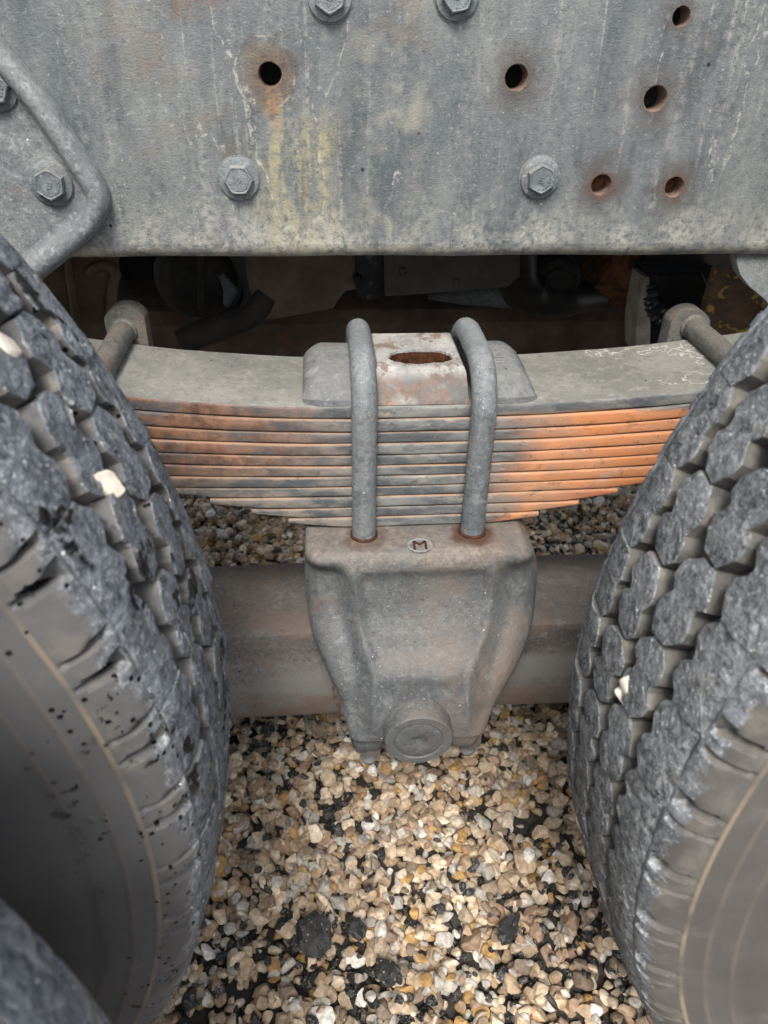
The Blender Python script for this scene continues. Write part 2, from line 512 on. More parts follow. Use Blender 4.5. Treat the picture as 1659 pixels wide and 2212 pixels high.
MT['ubolt'] = m.done(c, m.math('ADD', .42, m.mul(mid, .35)))
m, c, mid = mat_cast('flaking_block', (.115, .117, .115), (.275, .272, .26), (.40, .39, .365), .55, .0, 9.0)
rs = m.ss(m.noise(48, 4, .7, m.vec(1, 1, 1, (2, 2, 2))), .52, .62)
c = m.mix(m.mul(rs, .8), c, (.120, .072, .050))
lowp = m.mul(m.ss(m.Z, .613, .603), m.ss(m.noise(28, 4, .6), .22, .50))
c = m.mix(m.mul(lowp, .85), c, m.mix(m.ss(m.noise(60, 4, .65), .42, .58), (.080, .079, .078), (.125, .080, .060)))
c = m.mix(m.mul(m.ss(m.noise(80, 4, .6, m.vec(1, 1, 1, (8, 2, 1))), .64, .72), .8), c, (.34, .16, .07))
MT['block'] = m.done(c, .7)
m, c, mid = mat_cast('beam_iron', (.080, .074, .070), (.135, .127, .120), (.150, .135, .12), .35, .5, 12.0)
bd = m.mul(m.ss(m.Z, .275, .262), m.ss(m.noise(14, 4, .6, m.vec(.4, 1, 2)), .30, .55))
c = m.mix(m.mul(bd, .75), c, (.175, .172, .162))
bd = m.mul(m.ss(m.Z, .232, .218), m.ss(m.noise(24, 4, .65), .36, .58))
c = m.mix(m.mul(bd, .75), c, (.150, .105, .085))
bd = m.mul(m.ss(m.Y, .70, .655), m.mul(m.ss(m.Z, .30, .308), m.ss(m.noise(18, 4, .6, m.vec(.4, 1, 1)), .40, .60)))
c = m.mix(m.mul(bd, .6), c, (.160, .118, .100))
MT['beam'] = m.done(c, .62)
m, c, mid = mat_cast('flange_bolt', (.095, .110, .120), (.165, .180, .185), (.28, .27, .235), .5, .15, 15.0)
MT['bolt'] = m.done(c, .5)
m, c, mid = mat_cast('hanger_iron', (.110, .124, .132), (.195, .208, .208), (.27, .265, .245), .35, .22, 18.0)
MT['hanger'] = m.done(c, .6)
m, c, mid = mat_cast('pin_steel', (.075, .074, .070), (.120, .116, .106), (.155, .135, .11), .4, .6, 21.0)
MT['pin'] = m.done(c, .6)
MT['leaf'] = mat_leaf()
MT['top_l'] = mat_rubber_top('worn_rubber_wet', (.152, .172, .198), True)
MT['top_r'] = mat_rubber_top('worn_rubber_dry', (.165, .176, .184), False)
MT['side_l'] = mat_rubber_side('groove_rubber_wet', (.082, .082, .082), True)
MT['side_r'] = mat_rubber_side('groove_rubber_dry', (.092, .088, .080), False)
MT['gravel'] = mat_gravel()
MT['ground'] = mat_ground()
MT['rust'] = mat_simple('flaky_rust', (.055, .025, .014), (.23, .095, .036), 90, .8, .9)
MT['wetrust'] = mat_simple('wet_rust', (.022, .010, .007), (.075, .030, .015), 160, .35, .5)
MT['hole'] = mat_simple('rusty_bore', (.070, .046, .036), (.19, .13, .10), 120, .75, .5)
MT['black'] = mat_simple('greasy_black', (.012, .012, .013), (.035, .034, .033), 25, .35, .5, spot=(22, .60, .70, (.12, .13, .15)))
MT['murk'] = mat_simple('dusty_dark', (.018, .017, .016), (.045, .041, .036), 20, .8, .4)
MT['brown'] = mat_simple('underbody_brown', (.110, .078, .060), (.21, .150, .110), 14, .7, .4, spot=(30, .60, .72, (.18, .09, .055)))
MT['dull'] = mat_simple('underbody_grey', (.048, .046, .044), (.085, .080, .073), 14, .65, .4, spot=(20, .62, .75, (.14, .10, .07)))
MT['tan'] = mat_simple('dusty_bracket', (.20, .185, .155), (.36, .33, .28), 40, .75, .5)
MT['yellow'] = mat_simple('rust_with_old_yellow', (.12, .085, .062), (.27, .165, .105), 30, .7, .7, spot=(42, .585, .61, (.66, .43, .10)))
MT['pebble'] = mat_simple('pale_limestone', (.50, .45, .37), (.68, .63, .54), 140, .8, .5)
MT['asphalt'] = mat_simple('broken_asphalt', (.012, .012, .012), (.035, .034, .033), 160, .5, 1.0, spot=(260, .62, .66, (.34, .32, .28)))
MT['water'] = None


# ------------------------------------------------------------------ mesh helpers
class MB:
    def __init__(self):
        self.v, self.f, self.mi = [], [], []

    def add(self, vs, fs, mi=0):
        o = len(self.v)
        self.v += [tuple(p) for p in vs]
        self.f += [tuple(i + o for i in f) for f in fs]
        self.mi += [mi] * len(fs)

    def loft(self, rings, closed=True, cap0=True, cap1=True, mi=0):
        n = len(rings[0])
        vs = [p for r in rings for p in r]
        fs = []
        for k in range(len(rings) - 1):
            for j in range(n if closed else n - 1):
                a, b = k * n + j, k * n + (j + 1) % n
                fs.append((a, b, b + n, a + n))
        if cap0:
            fs.append(tuple(reversed(range(n))))
        if cap1:
            fs.append(tuple(range((len(rings) - 1) * n, len(rings) * n)))
        self.add(vs, fs, mi)

    def tube(self, path, rad, n=20, cap=True, mi=0):
        path = [Vector(p) for p in path]
        rings = []
        up = None
        for i, p in enumerate(path):
            d = (path[min(i + 1, len(path) - 1)] - path[max(i - 1, 0)]).normalized()
            if up is None:
                up = Vector((1, 0, 0)) if abs(d.x) < .9 else Vector((0, 0, 1))
            s = d.cross(up).normalized()
            up = s.cross(d).normalized()
            r = rad[i] if isinstance(rad, (list, tuple)) else rad
            rings.append([p + (s * math.cos(2 * PI * k / n) + up * math.sin(2 * PI * k / n)) * r for k in range(n)])
        self.loft(rings, True, cap, cap, mi)

    def lathe_y(self, c, prof, n=48, mi=0):
        """prof: (y, r) pairs; turned about the line parallel to y through c"""
        rings = [[(c[0] + r * math.cos(2 * PI * k / n), c[1] + y, c[2] + r * math.sin(2 * PI * k / n)) for k in range(n)] for y, r in prof]
        self.loft(rings, True, prof[0][1] > 1e-4, prof[-1][1] > 1e-4, mi)

    def prism_y(self, outline, y0, y1, ch=0.0, mi=0):
        """outline of (x, z) pairs pushed from y0 (front) to y1, front edge chamfered"""
        cx = sum(p[0] for p in outline) / len(outline)
        cz = sum(p[1] for p in outline) / len(outline)
        rings = []
        if ch:
            k = 1 - ch / max(1e-6, max(math.hypot(p[0] - cx, p[1] - cz) for p in outline))
            rings.append([(cx + (p[0] - cx) * k, y0, cz + (p[1] - cz) * k) for p in outline])
            rings.append([(p[0], y0 + ch, p[1]) for p in outline])
        else:
            rings.append([(p[0], y0, p[1]) for p in outline])
        rings.append([(p[0], y1, p[1]) for p in outline])
        self.loft(rings, True, True, True, mi)

    def build(self, name, mats, parent=None, angle=38, fix=True, loc=None):
        me = bpy.data.meshes.new(name)
        me.from_pydata(self.v, [], self.f)
        mats = mats if isinstance(mats, (list, tuple)) else [mats]
        for mm in mats:
            me.materials.append(mm)
        if len(mats) > 1:
            me.polygons.foreach_set('material_index', self.mi)
        me.validate()
        if fix:
            b = bmesh.new()
            b.from_mesh(me)
            bmesh.ops.recalc_face_normals(b, faces=b.faces)
            b.to_mesh(me)
            b.free()
        smooth(me, angle)
        return link(name, me, parent, loc)


def smooth(me, angle=38):
    me.polygons.foreach_set('use_smooth', [True] * len(me.polygons))
    me.set_sharp_from_angle(angle=R(angle))
    me.update()


def link(name, me, parent=None, loc=None):
    o = bpy.data.objects.new(name, me)
    COL.objects.link(o)
    if parent is not None:
        o.parent = parent
    if loc is not None:
        o.location = loc
    return o


def tag(o, label, cat, group=None, kind=None):
    o['label'] = label
    o['category'] = cat
    if group:
        o['group'] = group
    if kind:
        o['kind'] = kind
    return o


def thing(name, label, cat, loc=(0, 0, 0), group=None):
    o = bpy.data.objects.new(name, None)
    o.empty_display_size = .05
    COL.objects.link(o)
    o.location = loc
    return tag(o, label, cat, group)


def box(mb, x0, x1, y0, y1, z0, z1, bev=.002, mi=0):
    b = bmesh.new()
    bmesh.ops.create_cube(b, size=1.0)
    for v in b.verts:
        v.co = Vector((x0 + (v.co.x + .5) * (x1 - x0), y0 + (v.co.y + .5) * (y1 - y0), z0 + (v.co.z + .5) * (z1 - z0)))
    if bev:
        bmesh.ops.bevel(b, geom=list(b.edges), offset=bev, segments=2, profile=.6, affect='EDGES')
    b.verts.index_update()
    mb.add([v.co.copy() for v in b.verts], [tuple(v.index for v in f.verts) for f in b.faces], mi)
    b.free()


def spline(pts, n=8):
    """Catmull-Rom through the points"""
    out = []
    P = [pts[0]] + list(pts) + [pts[-1]]
    for i in range(1, len(P) - 2):
        for k in range(n):
            t = k / n
            q = []
            for d in range(len(pts[0])):
                a, b, c_, e = P[i - 1][d], P[i][d], P[i + 1][d], P[i + 2][d]
                q.append(.5 * (2 * b + (c_ - a) * t + (2 * a - 5 * b + 4 * c_ - e) * t * t + (3 * b - a - 3 * c_ + e) * t ** 3))
            out.append(tuple(q))
    out.append(tuple(pts[-1]))
    return out


def lerp_rows(rows, n):
    """rows of numbers, first the key, smoothly resampled to n rows"""
    return [spline(rows, 12)[round(i * (12 * (len(rows) - 1)) / (n - 1))] for i in range(n)]


# ------------------------------------------------------------------ ground
mb = MB()
mb.add([(-60, -60, -.034), (60, -60, -.034), (60, 60, -.034), (-60, 60, -.034)], [(0, 1, 2, 3)])
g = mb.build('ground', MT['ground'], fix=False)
tag(g, 'dark bed of dirt under the loose gravel', 'ground', kind='structure')

def stone_template(sub, rng):
    b = bmesh.new()
    bmesh.ops.create_icosphere(b, subdivisions=sub, radius=1.0)
    v = np.array([p.co[:] for p in b.verts])
    f = np.array([[q.index for q in p.verts] for p in b.faces])
    b.free()
    for _ in range(int(rng.integers(7, 12))):
        n = rng.normal(size=3)
        n /= np.linalg.norm(n)
        h = rng.uniform(.38, .82)
        d = v @ n - h
        v = v - np.outer(np.clip(d, 0, None) * .93, n)
    v += rng.normal(size=v.shape) * .012
    v -= (v.max(0) + v.min(0)) / 2
    v /= np.abs(v).max(0)
    return v, f


PALETTE = [((.37, .285, .20), 24), ((.47, .385, .285), 26), ((.56, .485, .385), 17), ((.40, .255, .105), 8), ((.39, .375, .345), 20),
           ((.29, .205, .145), 13), ((.66, .65, .62), 5), ((.21, .165, .125), 9)]
PW_ = np.array([w for _, w in PALETTE], float)
PW_ /= PW_.sum()


def make_gravel():
    GX0, GX1, GY0, GY1, CS = -.80, 1.05, -.35, 2.1, .003
    nx, ny = int((GX1 - GX0) / CS), int((GY1 - GY0) / CS)
    H = np.full((nx, ny), -.030)
    rng = np.random.default_rng(5)
    T3 = [stone_template(3, rng) for _ in range(26)]
    T2 = [stone_template(2, rng) for _ in range(16)]

    def seen(x, y):
        px, py = pix((x, y, 0))
        if not (-140 < px < PW + 140 and 960 < py < PH + 420):
            return False
        if y < 1.05:
            return -.30 < x < .47
        return True
    blobs = [(at_ground(690, 2010), .045), (at_ground(1110, 2010), .07), (at_ground(640, 2050), .07), (at_ground(800, 2140), .07), (at_ground(560, 1560), .07),
             (at_ground(640, 1620), .05), (at_ground(1200, 1780), .05), (at_ground(1230, 1950), .05), (at_ground(460, 2050), .05), (at_ground(700, 1720), .05),
             (at_ground(1230, 1120), .10), (at_ground(1200, 1170), .10), (at_ground(1130, 2060), .06), (at_ground(900, 2190), .05), (at_ground(1320, 2140), .05)]
    vs, fs, cs = [], [], []
    off = 0
    jobs = []
    # first a rough bed everywhere, then the stones that show
    n1 = 9000
    for _ in range(n1):
        jobs.append((rng.uniform(GX0 + .03, GX1 - .03), rng.uniform(GY0 + .03, GY1 - .03), 0))
    for lv_, cnt in ((0, 8600), (1, 12300)):
        k = 0
        while k < cnt:
            x, y = rng.uniform(-.42, .95), rng.uniform(.1, 1.95)
            if seen(x, y):
                jobs.append((x, y, lv_))
                k += 1
    for x, y, lv in jobs:
        u = rng.uniform()
        s = (.0056 + .0070 * u ** 1.9) * (1.28 if (lv and rng.uniform() < .07) else 1.0)
        darkp = .10
        for (bx, by), br in blobs:
            q = math.hypot(x - bx, y - by) / br
            if q < 1:
                darkp = max(darkp, .52 * (1 - q * .6))
        dark = rng.uniform() < darkp
        if dark:
            s *= rng.uniform(.45, .95)
        V, F = (T3 if lv and y < 1.0 and s > .0085 and not dark else T2)[int(rng.integers(0, 16))]
        sc = np.array([1.0, rng.uniform(.60, .95), rng.uniform(.40, .72)]) * s
        a = rng.uniform(0, 2 * PI)
        t1, t2 = rng.normal() * .32, rng.normal() * .32
        ca, sa, c1, s1, c2, s2 = math.cos(a), math.sin(a), math.cos(t1), math.sin(t1), math.cos(t2), math.sin(t2)
        M = np.array([[ca, -sa, 0], [sa, ca, 0], [0, 0, 1]]) @ np.array([[1, 0, 0], [0, c1, -s1], [0, s1, c1]]) @ np.array([[c2, 0, s2], [0, 1, 0], [-s2, 0, c2]])
        P = (V * sc) @ M.T
        rr = s * .80
        i0, i1 = int((x - rr - GX0) / CS), int((x + rr - GX0) / CS) + 1
        j0, j1 = int((y - rr - GY0) / CS), int((y + rr - GY0) / CS) + 1
        if i0 < 0 or j0 < 0 or i1 >= nx or j1 >= ny:
            continue
        sub = H[i0:i1, j0:j1]
        gx = GX0 + (np.arange(i0, i1) + .5) * CS - x
        gy = GY0 + (np.arange(j0, j1) + .5) * CS - y
        q2 = (gx[:, None] ** 2 + gy[None, :] ** 2) / rr ** 2
        msk = q2 < 1
        if not msk.any():
            continue
        hh = P[:, 2].max()
        base = np.percentile(sub[msk], 45)
        zc = base + hh * .62
        if zc + hh > .022:
            continue
        H[i0:i1, j0:j1] = np.where(msk, np.maximum(sub, zc + hh * np.sqrt(np.clip(1 - q2, 0, 1)) * .95), sub)
        vs.append(P + np.array([x, y, zc]))
        fs.append(F + off)
        off += len(V)
        if dark:
            col = np.array([.018, .018, .018]) * rng.uniform(.6, 1.6)
            al = 0.0
        else:
            col = np.array(PALETTE[rng.choice(len(PALETTE), p=PW_)][0]) * rng.uniform(.80, 1.15)
            al = 1.0
        cs.append(np.tile(np.array([*col, al]), (len(V), 1)))
    V = np.concatenate(vs)
    F = np.concatenate(fs)
    C = np.concatenate(cs)
    me = bpy.data.meshes.new('gravel')
    me.vertices.add(len(V))
    me.vertices.foreach_set('co', V.astype(np.float32).ravel())
    me.loops.add(F.size)
    me.loops.foreach_set('vertex_index', F.astype(np.int32).ravel())
    me.polygons.add(len(F))
    me.polygons.foreach_set('loop_start', np.arange(0, F.size, 3, dtype=np.int32))
    me.update(calc_edges=True)
    at_ = me.attributes.new('stone_colour', 'FLOAT_COLOR', 'POINT')
    at_.data.foreach_set('color', C.astype(np.float32).ravel())
    me.polygons.foreach_set('use_smooth', np.ones(len(F), bool))
    me.set_sharp_from_angle(angle=R(33))
    me.materials.append(MT['gravel'])
    o = link('gravel', me)
    tag(o, 'loose tan and grey crushed gravel covering the ground', 'gravel', kind='stuff')
    return len(F)


def at_ground(px, py, z=0.0):
    r = ray(px, py)
    t = (z - CAM_H) / r.z
    return r.x * t, r.y * t


make_gravel()


def lump(name, c, s, seed, mat, rot=0.0, sub=3, rough=.05, parent=None):
    rng = np.random.default_rng(seed)
    v, f = stone_template(sub, rng)
    v = v + rng.normal(size=v.shape) * rough
    ca, sa = math.cos(rot), math.sin(rot)
    P = (v * np.array(s)) @ np.array([[ca, -sa, 0], [sa, ca, 0], [0, 0, 1]]).T
    me = bpy.data.meshes.new(name)
    me.from_pydata((P).tolist(), [], f.tolist())
    me.materials.append(mat)
    smooth(me, 30)
    return link(name, me, parent, c)


for (px, py, s, lab) in ((680, 2012, (.026, .020, .015), 'largest black lump of broken asphalt lying in the gravel'),
                         (768, 2003, (.014, .012, .010), 'smaller black asphalt lump just beside the largest one'),
                         (1100, 2003, (.022, .011, .008), 'flat elongated black asphalt lump in the gravel near the tread without water drops'),
                         (835, 2098, (.015, .013, .009), 'speckled black asphalt lump in the gravel nearest the bottom of the picture')):
    x, y = at_ground(px, py, .006)
    o = lump('asphalt_lump', (x, y, .004), s, px, MT['asphalt'], .3 + px, 3, .06)
    tag(o, lab, 'asphalt lump', 'asphalt lumps in the gravel')

# ------------------------------------------------------------------ chassis rail
ZB = at(900, 553, RY + .010)[1]          # underside of the rail
ZT = ZB + .30
rail = thing('chassis_rail', 'weathered grey steel chassis rail with rusty bolt holes, above the leaf spring', 'chassis rail', (0, RY, ZB))


def build_rail():
    th, br = .019, .014
    b = bmesh.new()
    X0, X1 = -1.5, 1.7

    def loop(pts):
        vv = [b.verts.new((p[0], RY, p[1])) for p in pts]
        ee = [b.edges.new((vv[i], vv[(i + 1) % len(vv)])) for i in range(len(vv))]
        return vv, ee
    edges = []
    _, e = loop([(X0, ZB + br), (X1, ZB + br), (X1, ZT), (X0, ZT)])
    edges += e
    hl = []
    rng = np.random.default_rng(3)
    for hi, (x, z, r, k) in enumerate(HOLES):
        n = 40
        pts = []
        for i in range(n):
            a = 2 * PI * i / n
            rr = r * (1 + (.03 * math.sin(3 * a + 1) + rng.normal() * .012 if hi == 0 else rng.normal() * .008))
            pts.append((x + rr * math.cos(a), z + rr * math.sin(a)))
        vv, e = loop(pts)
        edges += e
        hl.append((vv, x, z))
    bmesh.ops.triangle_fill(b, use_beauty=True, use_dissolve=False, edges=edges)
    web_faces = list(b.faces)
    for f in web_faces:
        f.material_index = 0
        f.normal_update()
        if f.normal.y > 0:
            f.normal_flip()
    # bores
    for vv, x, z in hl:
        prev = vv
        for k, (sc, dy, mi) in enumerate(((.93, .0012, 1), (.90, th, 1))):
            cur = [b.verts.new((x + (v.co.x - x) * sc, RY + dy, z + (v.co.z - z) * sc)) for v in vv]
            for i in range(len(vv)):
                j = (i + 1) % len(vv)
                f = b.faces.new((prev[i], prev[j], cur[j], cur[i]))
                f.material_index = mi
            prev = cur
    # bottom bend and flange, top bend and flange, as a swept profile
    prof = [(RY, ZB + br)]
    for k in range(1, 7):
        a = k / 6 * PI / 2
        prof.append((RY + br * (1 - math.cos(a)), ZB + br * (1 - math.sin(a))))
    prof += [(RY + .085, ZB), (RY + .085, ZB + .009), (RY + th, ZB + .009), (RY + th, ZB + .03)]
    xs = np.linspace(X0, X1, 60)
    grid = [[b.verts.new((x, y, z + .0006 * math.sin(x * 37) * (1 if i else 0))) for i, (y, z) in enumerate(prof)] for x in xs]
    for i in range(len(xs) - 1):
        for j in range(len(prof) - 1):
            b.faces.new((grid[i][j], grid[i][j + 1], grid[i + 1][j + 1], grid[i + 1][j]))
    prof = [(RY, ZT), (RY + .01, ZT + .01), (RY + .085, ZT + .01), (RY + .085, ZT), (RY + th, ZT - .02)]
    a_, c_ = [[b.verts.new((x, y, z)) for y, z in prof] for x in (X0, X1)]
    for j in range(len(prof) - 1):
        b.faces.new((a_[j], a_[j + 1], c_[j + 1], c_[j]))
    me = bpy.data.meshes.new('web')
    b.to_mesh(me)
    b.free()
    me.materials.append(MT['rail'])
    me.materials.append(MT['hole'])
    smooth(me, 40)
    o = link('web', me, rail)
    o.location = -rail.location
    # plate behind the two lower right holes, with rust showing through
    for i in (4, 5):
        mb = MB()
        x, z, r, k = HOLES[i]
        mb.lathe_y((x + .003, RY + th + .001, z), [(0, r * 1.5), (.006, r * 1.5)], 24)
        o = mb.build('backing_nut', MT['rust'], rail)
        o.location = -rail.location


build_rail()


def glyph_e(mb, c, s, rot, y, mi=0):
    """a raised letter E lying in the x-z plane"""
    ca, sa = math.cos(rot), math.sin(rot)
    for (x0, x1, z0, z1) in ((-.35, -.15, -.5, .5), (-.15, .4, .3, .5), (-.15, .3, -.1, .1), (-.15, .4, -.5, -.3)):
        q = [(x0, z0), (x1, z0), (x1, z1), (x0, z1)]
        q = [(c[0] + s * (a * ca - b_ * sa), c[1] + s * (a * sa + b_ * ca)) for a, b_ in q]
        mb.prism_y(q, y - .0006, y + .0004, 0, mi)


def flange_bolt(c, rot, parent, origin, yface, dots=True, scale=1.0):
    """flanged hex bolt whose seat lies on y = yface"""
    x, z = c
    rf, rh, hh = .0174 * scale, .0114 * scale, .0056 * scale
    o = MB()
    o.lathe_y((x, yface, z), [(.002, rf * 1.0), (-.0022, rf), (-.0030, rf * .975), (-.0040, rf * .80), (-.0042, rf * .6)], 40)
    o.lathe_y((x, yface, z), [(.0012, rf * 1.09), (-.0006, rf * 1.07), (-.0010, rf * .98)], 40)
    n = 6
    hexp = lambda r, y: [(x + r * math.cos(rot + PI / 3 * k + d), yface + y, z + r * math.sin(rot + PI / 3 * k + d)) for k in range(6) for d in (-.42, 0, .42)]

    def hexring(r, y, rnd):
        pts = []
        for k in range(6):
            for t in (-.5, -.25, 0.0, .25):
                a = rot + PI / 3 * k + t * PI / 3 + PI / 6
                ap = r * math.cos(PI / 6)
                # distance to the flat in that direction, with rounded corners
                rr = ap / math.cos(t * PI / 3)
                rr = min(rr, r * rnd)
                pts.append((x + rr * math.cos(a), yface + y, z + rr * math.sin(a)))
        return pts
    o.loft([hexring(rh * 1.16, -.0035, .99), hexring(rh * 1.13, -.0045 - hh * .72, .99), hexring(rh * 1.07, -.0045 - hh * .95, .97),
            hexring(rh * 1.0, -.0045 - hh, .95), hexring(rh * .92, -.0045 - hh * .90, .95)], True, False, True)
    b = o.build('flange_bolt', MT['bolt'], parent, 30)
    b.location = -origin
    if dots:
        e = MB()
        yt = yface - .0045 - hh * .90
        glyph_e(e, (x, z), .0052 * scale, rot + 2.4, yt)
        for k in range(6):
            a = rot - .2 - k * .33
            e.lathe_y((x + rh * .70 * math.cos(a), yt, z + rh * .70 * math.sin(a)), [(.0003, .0007), (-.0006, .0006), (-.0007, .0002)], 8)
        q = e.build('head_marking', MT['bolt'], b, 30)
    return b


for (px, py, rot, s) in ((515, 390, .0, 1.0), (1170, 388, .62, 1.0), (712, -8, .5, 1.0), (990, -10, .2, 1.0)):
    flange_bolt(at(px, py, RY - .008), rot, rail, rail.location, RY, True, s)

# ------------------------------------------------------------------ spring hanger at the left
hang = thing('spring_hanger', 'cast hanger bracket with a raised curved rim bolted to the chassis rail', 'hanger bracket', (-.4, RY, .60))


def build_hanger():
    y0 = RY - .001
    outer = [(-330, -180), (-140, -80), (0, 92), (58, 160), (108, 222), (150, 285), (184, 340), (214, 385), (232, 430), (228, 472), (196, 520), (150, 560), (96, 603), (60, 640), (20, 700), (-60, 790), (-330, 820)]
    P = [at(a, b, RY - .015) for a, b in outer]
    P = spline(P, 5)
    # leave the far left straight
    n = len(P)
    nrm = []
    for i in range(n):
        a, b_ = P[max(i - 1, 0)], P[min(i + 1, n - 1)]
        d = Vector((b_[0] - a[0], b_[1] - a[1])).normalized()
        nrm.append((d.y, -d.x))          # inward (to the left of travel is outside)
    sgn = -1 if nrm[n // 2][0] > 0 else 1
    prof = [(0, 0), (0.0003, .010), (.003, .0165), (.0065, .0195), (.011, .0200), (.0155, .0175), (.0185, .0115), (.0215, .0080), (.026, .0068)]
    mb = MB()
    rings = []
    for off, h in prof:
        rings.append([(P[i][0] + sgn * nrm[i][0] * off, y0 - h, P[i][1] + sgn * nrm[i][1] * off) for i in range(n)])
    mb.loft(rings, False, False, False)
    inner = rings[-1]
    ctr = [(-.75, y0 - .0068, inner[0][2]), (-.75, y0 - .0068, inner[-1][2])]
    vs = list(inner)
    # fan in strips to the left border
    lb = [(-.75, y0 - .0060, p[2]) for p in inner]
    mb.loft([inner, lb], False, False, False)
    o = mb.build('bracket_plate', MT['hanger'], hang, 50)
    o.location = -hang.location
    flange_bolt(at(103, 402, RY - .02), .45, hang, hang.location, y0 - .0066, True, 1.02)
    flange_bolt(at(-22, 190, RY - .02), .1, hang, hang.location, y0 - .0066, True, 1.02)


build_hanger()

# hanger at the right: only its lower corner shows
hr = thing('spring_hanger', 'plain grey bracket corner hanging below the far end of the chassis rail', 'hanger bracket', (.5, RY, .6))
mb = MB()
q = [(1583, 500), (1582, 560), (1590, 588), (1612, 615), (1640, 638), (1668, 668), (1740, 720), (1850, 760), (1850, 500)]
mb.prism_y([at(a, b, RY + .02) for a, b in q], RY + .012, RY + .026, .002)
o = mb.build('bracket_plate', MT['hanger'], hr, 40)
o.location = -hr.location

# ------------------------------------------------------------------ leaf spring
SY0, SY1 = .630, .748
SX = .0935
LV = [at(910, y, SY0)[1] for y in (878, 904, 933, 957, 982, 1005, 1027, 1049, 1070, 1093, 1114, 1135)]
spring = thing('leaf_spring', 'stack of eleven spring leaves, rusty brown at one end and bright orange at the other', 'leaf spring', (SX, .69, LV[-1]))


def camber(x):
    d = max(0.0, abs(x - SX) - .035)
    return (.29 if x < SX else .225) * d * d


def build_leaf(i):
    zt, zb = LV[i], LV[i + 1]
    t = zt - zb
    if i == 10:
        xl, xr = at(623, 1120, SY0)[0], at(1163, 1110, SY0)[0]
    elif i == 9:
        xl, xr = at(544, 1100, SY0)[0], at(1250, 1085, SY0)[0]
    elif i == 8:
        xl, xr = at(454, 1080, SY0)[0], at(1333, 1062, SY0)[0]
    elif i >= 2:
        k = 8 - i
        xl, xr = -.111 - .046 * k, .292 + .044 * k
    else:
        xl, xr = -.52, .70
    r = t * .20
    yo = random.uniform(-.0008, .0008)

    def section(x, top, bot):
        h = top - bot
        rr = min(r, h * .45)
        pts = []
        for (cy, cz, a0) in ((SY0 + rr + yo, bot + rr, PI), (SY1 - rr, bot + rr, 1.5 * PI), (SY1 - rr, top - rr, 0), (SY0 + rr + yo, top - rr, .5 * PI)):
            for k in range(5):
                a = a0 + k / 4 * PI / 2
                pts.append((x, cy + rr * math.cos(a), cz + rr * math.sin(a)))
        return pts
    xs = np.unique(np.concatenate([np.linspace(xl, xr, 46), [xl + .004, xr - .004]]))
    rings = []
    for x in xs:
        e = min(x - xl, xr - x)
        tip = 0.0
        if i >= 2 and e < .055:
            tip = t * .52 * (1 - e / .055) ** 1.2
        c_ = camber(x)
        c0, c1 = c_ * (1 - .085 * i), c_ * (1 - .085 * (i + 1))
        wob = .00025 * math.sin(x * 53 + i * 2.1)
        rings.append(section(x, zt + c0 - .0003 + wob, zb + c1 + tip + .0003 + wob))
    mb = MB()
    mb.loft(rings)
    o = mb.build('leaf', MT['leaf'], spring, 50)
    o.location = -spring.location
    return o


for i in range(11):
    build_leaf(i)

# ------------------------------------------------------------------ clamp pad on top of the spring
UX = (at(787, 1000, .617)[0], at(1035, 1000, .617)[0])
ZS = LV[0]
PXL, PXR = at(653, 868, SY0)[0], at(1166, 862, SY0)[0]
pad = thing('spring_clamp_pad', 'humped iron clamp pad lying across the top leaf under both bolts', 'clamp pad', (SX, .69, ZS))


def pad_ring(x, k, zl):
    """section in y-z at x; k shrinks the hump towards the ends"""
    f0 = SY0 + .0015 + (1 - k) * .012
    b1 = SY1 + .001 - (1 - k) * .012
    pr = [(f0, 0), (f0 + .001, .0055 * k ** .5), (f0 + .006, .0085 * k), (f0 + .016, .0130 * k), (f0 + .030, .0185 * k), (f0 + .046, .0218 * k), (f0 + .066, .0232 * k),
          (f0 + .085, .0226 * k), (b1 - .014, .020 * k), (b1 - .004, .014 * k), (b1, .006 * k), (b1, 0)]
    return [(x, y, zl + z) for y, z in pr]


for side, (a, b_) in (('l', (PXL, UX[0] + .004)), ('r', (UX[1] - .004, PXR))):
    mb = MB()
    rings = []
    ks = []
    N = 16
    for i in range(N + 1):
        u = i / N
        x = a + (b_ - a) * u
        e = u if side == 'l' else 1 - u
        d = e * (b_ - a)
        k = min(1.0, .46 + .54 * math.sin(min(1, d / .020) * PI / 2))
        if d < 1e-6:
            k = .30
        rings.append(pad_ring(x, k, ZS + camber(x)))
    mb.loft(rings)
    o = mb.build('lobe', MT['pad'], pad, 42)
    o.location = -pad.location
    if side == 'r':
        lobe_r = o

# cast number on the right lobe, reading away from the camera
cu = bpy.data.curves.new('cast_number', 'FONT')
cu.body = '1860-10'
cu.size = .0150
cu.extrude = .0006
cu.align_x = 'CENTER'
cu.align_y = 'CENTER'
tmp = bpy.data.objects.new('tmp_text', cu)
COL.objects.link(tmp)
bpy.context.view_layer.update()
me = bpy.data.meshes.new_from_object(tmp)
bpy.data.objects.remove(tmp)
bpy.data.curves.remove(cu)
me.name = 'cast_number'
xm = (UX[1] + .0115 + .012)
for v in me.vertices:
    # text x runs towards the viewer, text y to the right; wrapped over the hump
    yy = .700 - v.co.x
    pr = pad_ring(0, 1.0, 0)
    zz = np.interp(yy, [p[1] for p in pr[:-1]], [p[2] for p in pr[:-1]])
    v.co = Vector((xm + v.co.y, yy, ZS + zz + .0001 + v.co.z * 1.0 + .0004))
me.materials.clear()
me.materials.append(MT['bolt'])
link('cast_number', me, lobe_r)

# centre block with the oval pocket


